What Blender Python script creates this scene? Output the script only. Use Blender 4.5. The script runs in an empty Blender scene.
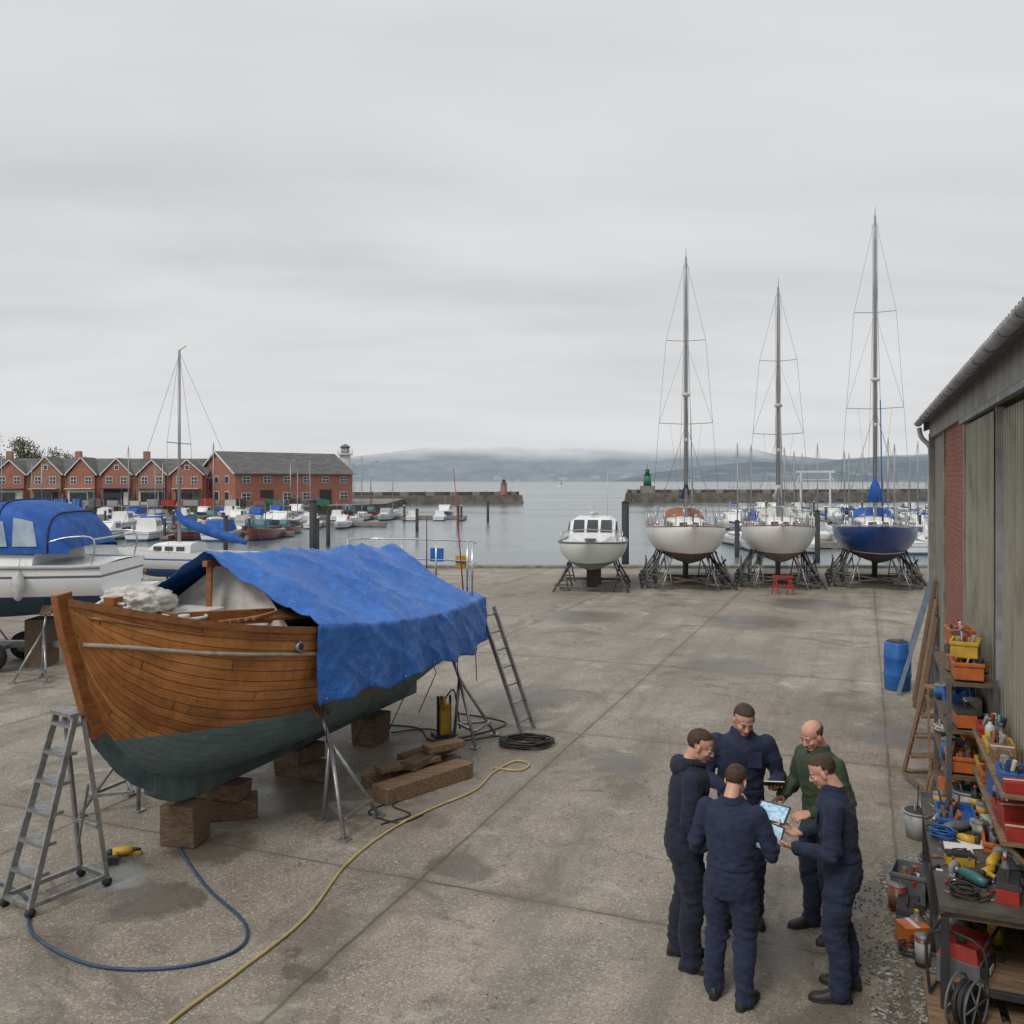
import bpy, math, random
from mathutils import Vector, Matrix, noise
random.seed(7)
R=math.radians
D=bpy.data
scene=bpy.context.scene
V=Vector
UX,UY=math.sin(R(21.4)),math.cos(R(21.4))
YAW=-R(21.4)                      # yard grid: local +y runs along the slab joints
def W(a,b,z=0): return V((a*UX+b*UY, a*UY-b*UX, z))

# ------------------------------------------------------------------ camera
scene.view_settings.view_transform='Standard'; scene.view_settings.look='None'; scene.view_settings.exposure=0
cam=D.cameras.new('camera'); cam.sensor_width=36; cam.lens=36*900/1024; cam.shift_y=-32/1024; cam.clip_end=60000; cam.clip_start=.05
co=D.objects.new('camera',cam); scene.collection.objects.link(co); co.location=(0,0,3.95); co.rotation_euler=(R(90),0,0); scene.camera=co

# ------------------------------------------------------------------ nodes
def N(nt,t,ins=None,**at):
    n=nt.nodes.new(t)
    for k,v in at.items(): setattr(n,k,v)
    for k,v in (ins or {}).items():
        s=n.inputs[k]
        if isinstance(v,bpy.types.NodeSocket): nt.links.new(v,s)
        else:
            if isinstance(v,(tuple,list)) and len(v)==3 and s.type=='RGBA': v=(*v,1)
            s.default_value=v
    return n
def MA(nt,op,a,b=0.5,c=None,clamp=False):
    i={0:a,1:b}
    if c is not None: i[2]=c
    return N(nt,'ShaderNodeMath',i,operation=op,use_clamp=clamp).outputs[0]
def MIX(nt,f,a,b,bt='MIX'):
    return N(nt,'ShaderNodeMix',{0:f,6:a,7:b},data_type='RGBA',blend_type=bt).outputs[2]
def RNG(nt,x,a,b,c=0.,d=1.):
    return N(nt,'ShaderNodeMapRange',{0:x,1:a,2:b,3:c,4:d}).outputs[0]
def NOI(nt,vec,sc,det=5,ro=.55,dist=0):
    return N(nt,'ShaderNodeTexNoise',{'Vector':vec,'Scale':sc,'Detail':det,'Roughness':ro,'Distortion':dist}).outputs[0]
def MAP(nt,vec,sc=(1,1,1),rot=(0,0,0),loc=(0,0,0)):
    return N(nt,'ShaderNodeMapping',{'Vector':vec,'Scale':sc,'Rotation':rot,'Location':loc}).outputs[0]
def newmat(name):
    m=D.materials.new(name); m.use_nodes=True; nt=m.node_tree; nt.nodes.clear()
    o=nt.nodes.new('ShaderNodeOutputMaterial'); return m,nt,o
def BS(nt,o,col,rough=.6,metal=0,normal=None,**kw):
    b=N(nt,'ShaderNodeBsdfPrincipled',{'Base Color':col,'Roughness':rough,'Metallic':metal})
    if normal is not None: nt.links.new(normal,b.inputs['Normal'])
    for k,v in kw.items():
        b.inputs[k.replace('_',' ')].default_value=v
    nt.links.new(b.outputs[0],o.inputs[0]); return b
def BUMP(nt,h,st=.3,dist=.02): return N(nt,'ShaderNodeBump',{'Height':h,'Strength':st,'Distance':dist}).outputs[0]
def pm(name,c,c2=None,rough=.55,scale=6,bump=.15,metal=0,st=(1,1,1),dist=.01,lo=.35,hi=.65,dirt=.25,**kw):
    m,nt,o=newmat(name)
    tc=N(nt,'ShaderNodeTexCoord').outputs['Object']
    if c2 is None: c2=tuple(x*.72 for x in c)
    mp=MAP(nt,tc,st)
    n1=NOI(nt,mp,scale,7,.6)
    colr=MIX(nt,RNG(nt,n1,lo,hi),(*c,1),(*c2,1))
    n3=NOI(nt,mp,scale*.31,6,.7,.4)
    colr=MIX(nt,RNG(nt,n3,.52,.72,0,dirt),colr,(.13,.11,.085,1))
    n2=NOI(nt,mp,scale*5,5,.6)
    r=RNG(nt,n1,.3,.7,max(.03,rough-.1),min(1,rough+.12))
    BS(nt,o,colr,r,metal,BUMP(nt,n2,bump,dist),**kw)
    return m

# ---------------------------------------------------------------- world (overcast)
wd=D.worlds.new('World'); scene.world=wd; wd.use_nodes=True; nt=wd.node_tree; nt.nodes.clear()
out=nt.nodes.new('ShaderNodeOutputWorld'); tc=N(nt,'ShaderNodeTexCoord').outputs['Generated']; sp=N(nt,'ShaderNodeSeparateXYZ',{0:tc})
sky=N(nt,'ShaderNodeTexSky'); sky.sky_type='NISHITA'; sky.sun_disc=False; sky.sun_elevation=R(48); sky.sun_rotation=R(215); sky.air_density=1.5; sky.dust_density=3
zz=MA(nt,'ADD',MA(nt,'MAXIMUM',sp.outputs[2],0.),.16)
cv=N(nt,'ShaderNodeCombineXYZ',{0:MA(nt,'DIVIDE',sp.outputs[0],zz),1:MA(nt,'DIVIDE',sp.outputs[1],zz),2:0.}).outputs[0]
n1=NOI(nt,MAP(nt,cv,(.55,1.,1),(0,0,R(12))),.9,7,.5,.5); n2=NOI(nt,MAP(nt,cv,(.35,1.3,1),(0,0,R(-8)),(4,2,0)),1.9,5,.5,.3)
nn=MA(nt,'ADD',MA(nt,'MULTIPLY',n1,.68),MA(nt,'MULTIPLY',n2,.32))
cl=MIX(nt,RNG(nt,nn,.36,.64),(.60,.615,.635,1),(.775,.78,.79,1))
cl=MIX(nt,RNG(nt,sp.outputs[2],.16,.0,0,.7),cl,(.765,.78,.80,1))
cl=MIX(nt,RNG(nt,sp.outputs[2],.3,.8,0,.5),cl,(.86,.865,.865,1))
skc=MIX(nt,1.,sky.outputs[0],(.1,.1,.1,1),'MULTIPLY')
fin=MIX(nt,.95,skc,cl)
bg=N(nt,'ShaderNodeBackground',{0:fin,1:1.0}); nt.links.new(bg.outputs[0],out.inputs[0])
sun=D.lights.new('sun','SUN'); sun.energy=1.5; sun.angle=R(18); sun.color=(1,.955,.90); so=D.objects.new('sun',sun); scene.collection.objects.link(so)
so.rotation_euler=(R(42),0,R(-35))

# ---------------------------------------------------------------- mesh builder
class MB:
    def __init__(s): s.v=[];s.f=[];s.fm=[];s.fs=[];s.fu=[];s.mats=[]
    def a(s,vs,fs,mat,sm=False,uv=None,M=None):
        o=len(s.v); s.v+=[(M@V(q)) if M is not None else V(q) for q in vs]
        if mat not in s.mats: s.mats.append(mat)
        i=s.mats.index(mat)
        for f in fs:
            s.f.append([o+j for j in f]);s.fm.append(i);s.fs.append(sm);s.fu.append([uv[j] for j in f] if uv else None)
    def box(s,c,d,mat,M=None,tp=1.0):
        x,y,z=[q/2 for q in d]; vs=[]
        for k,zz in((1,-z),(tp,z)):
            vs+=[(-x*k,-y*k,zz),(x*k,-y*k,zz),(x*k,y*k,zz),(-x*k,y*k,zz)]
        T=Matrix.Translation(V(c))
        if M is not None: T=T@M.to_4x4()
        s.a(vs,[(3,2,1,0),(4,5,6,7),(0,1,5,4),(1,2,6,5),(2,3,7,6),(3,0,4,7)],mat,False,None,T)
    def beam(s,p,q,w,h,mat):
        p,q=V(p),V(q); d=q-p; L=d.length
        if L<1e-6:return
        s.box((p+q)/2,(L,w,h),mat,d.to_track_quat('X','Z').to_matrix())
    def loft(s,rings,mat,closed=True,caps=True,sm=True,uvf=None,flip=False):
        n=len(rings[0]);vs=[p for r in rings for p in r];fs=[]
        for i in range(len(rings)-1):
            for j in range(n if closed else n-1):
                k=(j+1)%n; f=(i*n+j,i*n+k,(i+1)*n+k,(i+1)*n+j); fs.append(f[::-1] if flip else f)
        if closed and caps: fs+= [tuple(range(n))[::-1],tuple(range((len(rings)-1)*n,len(rings)*n))]
        uv=None
        if uvf: uv=[uvf(i,j) for i in range(len(rings)) for j in range(n)]
        s.a(vs,fs,mat,sm,uv)
    def tube(s,pts,r,mat,n=8,sm=True):
        pts=[V(p) for p in pts]; rs=r if isinstance(r,(list,tuple)) else [r]*len(pts); rings=[]
        prev=None
        for i,p in enumerate(pts):
            t=(pts[min(i+1,len(pts)-1)]-pts[max(i-1,0)]).normalized()
            if prev is None:
                up=V((0,0,1)) if abs(t.z)<.9 else V((1,0,0)); x=t.cross(up).normalized()
            else: x=(prev-t*prev.dot(t)).normalized()
            prev=x; y=t.cross(x)
            rings.append([p+(x*math.cos(2*math.pi*k/n)+y*math.sin(2*math.pi*k/n))*rs[i] for k in range(n)])
        s.loft(rings,mat,sm=sm)
    def cyl(s,c,r,h,mat,n=20,r2=None,sm=True): 
        c=V(c); s.tube([c,c+V((0,0,h))],[r,r if r2 is None else r2],mat,n,sm)
    def ell(s,c,r,mat,nu=18,nv=11,M=None,fn=None,keep=None):
        vs=[];fs=[]
        for i in range(nv+1):
            th=math.pi*i/nv
            for j in range(nu):
                ph=2*math.pi*j/nu
                p=V((r[0]*math.sin(th)*math.cos(ph),r[1]*math.sin(th)*math.sin(ph),r[2]*math.cos(th)))
                if fn: p=fn(p)
                vs.append(p)
        for i in range(nv):
            for j in range(nu):
                k=(j+1)%nu; f=(i*nu+j,(i+1)*nu+j,(i+1)*nu+k,i*nu+k)
                if i==0: f=(j,nu+j,nu+k)
                if i==nv-1: f=(i*nu+j,(i+1)*nu+j,i*nu+k)
                if keep and not keep(sum((vs[q] for q in f),V((0,0,0)))/len(f)): continue
                fs.append(f)
        T=Matrix.Translation(V(c))
        if M is not None: T=T@M.to_4x4()
        s.a(vs,fs,mat,True,None,T)
    def mesh(s,name):
        me=D.meshes.new(name); me.from_pydata([tuple(v) for v in s.v],[],s.f)
        for m in s.mats: me.materials.append(m)
        me.polygons.foreach_set('material_index',s.fm); me.polygons.foreach_set('use_smooth',s.fs)
        if any(u for u in s.fu):
            L=me.uv_layers.new(name='UVMap'); 
            for p,u in zip(me.polygons,s.fu):
                if u:
                    for li,q in zip(p.loop_indices,u): L.data[li].uv=q
        me.update(); return me
    def obj(s,name,loc=(0,0,0),rz=0,parent=None,bev=0,rot=None,scale=1):
        o=D.objects.new(name,s.mesh(name)); scene.collection.objects.link(o)
        o.location=loc; o.rotation_euler=rot if rot else (0,0,rz); o.scale=(scale,)*3
        if parent: o.parent=parent
        if bev:
            b=o.modifiers.new('b','BEVEL'); b.width=bev; b.segments=2; b.limit_method='ANGLE'; b.angle_limit=R(40)
        return o
def empty(name,loc=(0,0,0),rz=0,scale=1):
    e=D.objects.new(name,None); scene.collection.objects.link(e); e.location=loc; e.rotation_euler=(0,0,rz); e.scale=(scale,)*3; e.empty_display_size=.1
    return e
def smooth(pts,k=8):
    pts=[V(p) for p in pts]; P=[pts[0]]+pts+[pts[-1]]; out=[]
    for i in range(1,len(P)-2):
        for j in range(k):
            t=j/k; a,b,c,d=P[i-1],P[i],P[i+1],P[i+2]
            out.append(.5*((2*b)+(c-a)*t+(2*a-5*b+4*c-d)*t*t+(3*b-a-3*c+d)*t**3))
    out.append(pts[-1]); return out
def interp(tab,x):
    if x<=tab[0][0]: return tab[0][1]
    for (x0,y0),(x1,y1) in zip(tab,tab[1:]):
        if x<=x1:
            t=(x-x0)/(x1-x0); return y0+(y1-y0)*t
    return tab[-1][1]
def cinterp(tab,x):
    n=len(tab)
    if x<=tab[0][0]: return tab[0][1]
    if x>=tab[-1][0]: return tab[-1][1]
    for i in range(n-1):
        x0,y0=tab[i];x1,y1=tab[i+1]
        if x<=x1:
            def sl(k):
                if k==0: return (tab[1][1]-tab[0][1])/(tab[1][0]-tab[0][0])
                if k==n-1: return (tab[-1][1]-tab[-2][1])/(tab[-1][0]-tab[-2][0])
                return (tab[k+1][1]-tab[k-1][1])/(tab[k+1][0]-tab[k-1][0])
            h=x1-x0;t=(x-x0)/h
            return (2*t**3-3*t*t+1)*y0+(t**3-2*t*t+t)*h*sl(i)+(-2*t**3+3*t*t)*y1+(t**3-t*t)*h*sl(i+1)

# ---------------------------------------------------------------- materials
white_gel=pm('white_gelcoat',(.78,.79,.78),(.68,.69,.67),rough=.28,scale=2,bump=.02,dirt=.12)
cream=pm('cream_paint',(.62,.6,.54),(.5,.48,.43),rough=.4,scale=3,bump=.05)
deckm=pm('deck_paint',(.5,.5,.48),(.38,.38,.36),rough=.7,scale=5)
steel=pm('galvanised_steel',(.42,.43,.44),(.27,.27,.27),rough=.42,scale=14,metal=.75,dirt=.4)
tinm=pm('dull_tin',(.30,.30,.29),(.20,.20,.19),rough=.55,scale=14,metal=.35,dirt=.5)
standm=pm('painted_stand_steel',(.16,.165,.165),(.10,.09,.085),rough=.55,scale=14,metal=.3,dirt=.5)
rusty=pm('rusty_steel',(.2,.13,.09),(.09,.07,.06),rough=.75,scale=9,bump=.4)
chrome=pm('stainless_rail',(.62,.63,.64),(.5,.5,.5),rough=.22,scale=10,metal=.9,dirt=.05)
alu=pm('aluminium_mast',(.36,.37,.38),(.27,.28,.29),rough=.45,scale=4,metal=.4,st=(1,1,.2))
wire=pm('rigging_wire',(.3,.31,.32),(.22,.22,.23),rough=.5,metal=.5)
black=pm('black_rubber',(.02,.02,.021),(.035,.034,.032),rough=.6,scale=12)
dark=pm('dark_void_paint',(.025,.026,.028),(.04,.04,.04),rough=.7)
glass=pm('tinted_window',(.03,.04,.05),(.05,.06,.07),rough=.08,scale=2,bump=0,dirt=.03)
teak=pm('varnished_teak',(.34,.125,.035),(.19,.066,.02),rough=.3,scale=5,st=(1,6,6),bump=.1,dirt=.2)
oldwood=pm('weathered_timber',(.30,.19,.11),(.15,.095,.055),rough=.85,scale=4,st=(1,8,8),bump=.5,dirt=.4)
oakblock=pm('oak_block',(.20,.13,.08),(.09,.06,.04),rough=.9,scale=5,st=(2,8,8),bump=.6,dirt=.6)
bluecan=pm('blue_canvas',(.018,.11,.42),(.012,.07,.29),rough=.75,scale=4,bump=.3,dirt=.1)
navycan=pm('navy_canvas',(.02,.035,.11),(.012,.02,.07),rough=.8)
orangecan=pm('tan_canvas',(.36,.15,.08),(.22,.09,.05),rough=.8)
clothwhite=pm('dust_sheet',(.62,.60,.56),(.47,.45,.41),rough=.9,scale=6,bump=.5)
yellow=pm('yellow_plastic',(.62,.38,.03),(.42,.25,.03),rough=.45,scale=8,dirt=.5)
orangep=pm('orange_plastic',(.55,.15,.03),(.38,.10,.03),rough=.45,scale=8,dirt=.5)
yhose=pm('yellow_hose',(.52,.40,.17),(.38,.28,.12),rough=.5,scale=5)
bhose=pm('blue_hose',(.03,.07,.15),(.02,.05,.10),rough=.45)
red=pm('red_paint',(.42,.035,.025),(.27,.025,.02),rough=.45,scale=8,dirt=.4)
bluep=pm('blue_plastic',(.02,.15,.46),(.015,.09,.32),rough=.45,scale=6,dirt=.35)
greenp=pm('green_paint',(.03,.17,.09),(.02,.11,.06),rough=.5)
greyp=pm('grey_plastic',(.16,.165,.17),(.09,.09,.1),rough=.5)
lgrey=pm('light_grey_plastic',(.36,.37,.37),(.25,.26,.26),rough=.5,dirt=.4)
tealp=pm('teal_enamel',(.05,.16,.17),(.03,.1,.11),rough=.4,dirt=.4)
brownp=pm('brown_varnish_tin',(.16,.08,.04),(.1,.05,.03),rough=.4,dirt=.4)
whitep=pm('white_plastic',(.58,.58,.56),(.44,.44,.42),rough=.4,dirt=.5)
conc=pm('cast_concrete',(.30,.285,.255),(.18,.17,.15),rough=.9,scale=3,bump=.5,dirt=.5)
stone=pm('harbour_stone',(.13,.115,.095),(.065,.058,.046),rough=.9,scale=.6,bump=.7,dist=.2,dirt=.5)
slate=pm('slate_roof',(.145,.14,.135),(.09,.087,.085),rough=.8,scale=.8,st=(1,1,3),bump=.4)
wtrim=pm('white_trim',(.7,.69,.66),(.6,.59,.56),rough=.6)
asphaltroad=pm('quay_paving',(.24,.225,.2),(.17,.16,.14),rough=.9,scale=.3)
paperm=pm('paper',(.78,.78,.76),(.7,.7,.68),rough=.8,dirt=.05)
grass=pm('rough_grass',(.07,.085,.03),(.10,.09,.045),rough=.95,scale=.3,bump=.6)
def screenm():
    m,nt,o=newmat('tablet_screen'); tc=N(nt,'ShaderNodeTexCoord').outputs['Object']
    n=NOI(nt,tc,30,2); c=MIX(nt,RNG(nt,n,.45,.55),(.22,.42,.58,1),(.42,.60,.72,1)); b=BS(nt,o,c,.12); 
    nt.links.new(c,b.inputs['Emission Color']); b.inputs['Emission Strength'].default_value=.3; return m
screen=screenm()

def hullpaint(name,top,stripe,bottom,z1,z2,z3=None,st2=None):
    m,nt,o=newmat(name); tc=N(nt,'ShaderNodeTexCoord').outputs['Object']
    z=N(nt,'ShaderNodeSeparateXYZ',{0:tc}).outputs[2]
    n=NOI(nt,MAP(nt,tc,(1,1,.35)),3,7,.65); nn=NOI(nt,tc,14,5)
    bot=MIX(nt,RNG(nt,n,.35,.65),(*bottom,1),tuple(x*.6 for x in bottom)+(1,))
    tp=MIX(nt,RNG(nt,n,.5,.75,0,.10),(*top,1),(.3,.27,.22,1))
    c=MIX(nt,MA(nt,'GREATER_THAN',z,z1),bot,(*stripe,1)); c=MIX(nt,MA(nt,'GREATER_THAN',z,z2),c,tp)
    if z3: 
        band=MA(nt,'MULTIPLY',MA(nt,'GREATER_THAN',z,z3),MA(nt,'LESS_THAN',z,z3+.05)); c=MIX(nt,band,c,(*(st2 or stripe),1))
    r=MIX(nt,MA(nt,'GREATER_THAN',z,z1),(.8,.8,.8,1),(.22,.22,.22,1))
    b=BS(nt,o,c,.5,0,BUMP(nt,nn,.06,.01)); nt.links.new(r,b.inputs['Roughness']); return m

def brick(name,c1,c2,mort,sc=1.0,bump=.6,bw=.225,rh=.075):
    m,nt,o=newmat(name); tc=N(nt,'ShaderNodeTexCoord').outputs['Object']
    s=N(nt,'ShaderNodeSeparateXYZ',{0:tc}); h=MA(nt,'ADD',s.outputs[0],s.outputs[1])
    v=N(nt,'ShaderNodeCombineXYZ',{0:h,1:s.outputs[2],2:0.}).outputs[0]
    b=N(nt,'ShaderNodeTexBrick',{'Vector':v,'Color1':c1,'Color2':c2,'Mortar':mort,'Scale':1/sc,'Mortar Size':.009,'Mortar Smooth':.3,'Brick Width':bw,'Row Height':rh,'Bias':0.})
    n=NOI(nt,tc,1.2,8,.7); c=MIX(nt,RNG(nt,n,.4,.75,0,.6),b.outputs[0],(.12,.075,.05,1))
    n2=NOI(nt,tc,30,4); c=MIX(nt,RNG(nt,n2,.3,.7,.0,.3),c,tuple(x*.6 for x in c1[:3])+(1,))
    hh=MA(nt,'SUBTRACT',MA(nt,'MULTIPLY',n2,.4),b.outputs[1])
    BS(nt,o,c,.88,0,BUMP(nt,hh,bump,.01)); return m
brick_shed=brick('red_brick',(.40,.11,.06,1),(.30,.075,.045,1),(.28,.22,.18,1))
brick_far=brick('terrace_brick',(.44,.15,.10,1),(.36,.115,.075,1),(.38,.26,.2,1),sc=1,bump=.3)
brick_pale=brick('weathered_terrace_brick',(.42,.19,.13,1),(.34,.14,.10,1),(.38,.28,.22,1),sc=1,bump=.3)

def corrug(name,c,c2,dirt=.6):
    m,nt,o=newmat(name); tc=N(nt,'ShaderNodeTexCoord').outputs['Object']
    n=NOI(nt,MAP(nt,tc,(3,3,.25)),2.2,8,.65); n1=NOI(nt,tc,1.5,6,.6)
    col=MIX(nt,RNG(nt,n,.35,.65),(*c,1),(*c2,1)); col=MIX(nt,RNG(nt,n1,.5,.75,0,dirt),col,(.09,.075,.055,1))
    BS(nt,o,col,.65,.1,BUMP(nt,NOI(nt,tc,40,4),.1,.01)); return m
clad=corrug('corrugated_cladding',(.35,.33,.255),(.25,.235,.18))
clad2=corrug('concrete_grey_cladding',(.29,.28,.24),(.19,.18,.16))
roofm=corrug('fibre_cement_roof',(.25,.25,.245),(.15,.15,.14))

# wooden hull planking
def plankmat():
    m,nt,o=newmat('varnished_planking')
    tc=N(nt,'ShaderNodeTexCoord'); ob=tc.outputs['Object']; uv=tc.outputs['UV']
    su=N(nt,'ShaderNodeSeparateXYZ',{0:uv}); so=N(nt,'ShaderNodeSeparateXYZ',{0:ob})
    pv=MA(nt,'MULTIPLY',su.outputs[1],19.); fl=MA(nt,'FLOOR',pv); fr=MA(nt,'FRACT',pv)
    seg=MA(nt,'ADD',MA(nt,'MULTIPLY',su.outputs[0],.34),MA(nt,'MULTIPLY',fl,.37))
    joint=MA(nt,'LESS_THAN',MA(nt,'FRACT',seg),.0035)
    wn=N(nt,'ShaderNodeTexWhiteNoise',{'Vector':N(nt,'ShaderNodeCombineXYZ',{0:fl,1:MA(nt,'FLOOR',seg)}).outputs[0]},noise_dimensions='3D').outputs[0]
    gv=N(nt,'ShaderNodeCombineXYZ',{0:MA(nt,'MULTIPLY',su.outputs[0],1.2),1:MA(nt,'MULTIPLY',su.outputs[1],70.),2:MA(nt,'MULTIPLY',fl,3.1)}).outputs[0]
    g=NOI(nt,gv,2.2,8,.7,.3); big=NOI(nt,ob,1.4,7,.68)
    c=MIX(nt,RNG(nt,g,.3,.7),(.66,.27,.075,1),(.32,.105,.026,1))
    c=MIX(nt,RNG(nt,wn,.5,1.,0,.65),c,(.22,.07,.018,1)); c=MIX(nt,RNG(nt,wn,.35,0.,0,.45),c,(.74,.38,.13,1))
    c=MIX(nt,RNG(nt,big,.46,.68,0,.6),c,(.11,.042,.017,1)); c=MIX(nt,RNG(nt,big,.46,.30,0,.35),c,(.78,.44,.18,1))
    streak=NOI(nt,MAP(nt,ob,(5,5,.4)),2,7,.65); c=MIX(nt,RNG(nt,streak,.53,.72,0,.55),c,(.09,.038,.016,1))
    seam=MA(nt,'MAXIMUM',MA(nt,'LESS_THAN',fr,.075),joint)
    c=MIX(nt,MA(nt,'MULTIPLY',seam,.82),c,(.035,.016,.008,1))
    zl=MA(nt,'ADD',MA(nt,'ADD',so.outputs[2],MA(nt,'MULTIPLY',so.outputs[0],.035)),MA(nt,'MULTIPLY',MA(nt,'SUBTRACT',big,.5),.03))
    tn=NOI(nt,MAP(nt,ob,(1,1,1.6)),2.6,8,.7)
    teal=MIX(nt,RNG(nt,tn,.3,.7),(.175,.27,.28,1),(.10,.17,.185,1)); teal=MIX(nt,RNG(nt,NOI(nt,ob,5,8,.75),.53,.66,0,.6),teal,(.22,.19,.15,1))
    teal=MIX(nt,RNG(nt,NOI(nt,MAP(nt,ob,(4,4,.7)),3,7,.7),.55,.68,0,.5),teal,(.30,.36,.36,1))
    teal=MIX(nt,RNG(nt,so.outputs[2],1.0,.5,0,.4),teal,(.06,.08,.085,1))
    teal=MIX(nt,MA(nt,'MULTIPLY',MA(nt,'LESS_THAN',fr,.05),.3),teal,(.04,.06,.06,1))
    under=MA(nt,'LESS_THAN',zl,1.40)
    c=MIX(nt,under,c,teal)
    h=MA(nt,'SUBTRACT',MA(nt,'MULTIPLY',g,.15),MA(nt,'MULTIPLY',RNG(nt,fr,.0,.1,1,0),1.))
    b=BS(nt,o,c,.3,0,BUMP(nt,h,.5,.012)); nt.links.new(MA(nt,'ADD',MA(nt,'MULTIPLY',under,.45),RNG(nt,g,.3,.7,.24,.42)),b.inputs['Roughness']); return m
plank=plankmat()

def tarpmat():
    m,nt,o=newmat('blue_tarpaulin'); tc=N(nt,'ShaderNodeTexCoord'); ob=tc.outputs['Object']; uv=tc.outputs['UV']
    n=NOI(nt,ob,1.3,6,.6); c=MIX(nt,RNG(nt,n,.35,.65),(.032,.195,.66,1),(.02,.135,.50,1))
    su=N(nt,'ShaderNodeSeparateXYZ',{0:uv})
    hem=MA(nt,'LESS_THAN',MA(nt,'FRACT',MA(nt,'MULTIPLY',su.outputs[0],.55)),.012); c=MIX(nt,MA(nt,'MULTIPLY',hem,.5),c,(.01,.05,.22,1))
    c=MIX(nt,RNG(nt,NOI(nt,ob,3.5,8,.7),.58,.75,0,.3),c,(.30,.40,.52,1))
    c=MIX(nt,RNG(nt,NOI(nt,ob,11,8,.75,1.),.60,.66,0,.3),c,(.35,.45,.6,1))
    vor=N(nt,'ShaderNodeTexVoronoi',{'Vector':MAP(nt,ob,(1,1,1)),'Scale':7.},feature='F1').outputs[0]
    cr=NOI(nt,ob,6,9,.66,1.6)
    h=MA(nt,'ADD',MA(nt,'MULTIPLY',vor,.5),MA(nt,'ABSOLUTE',MA(nt,'SUBTRACT',cr,.5)))
    BS(nt,o,c,.30,0,BUMP(nt,h,.9,.05)); return m
tarp=tarpmat()

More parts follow.
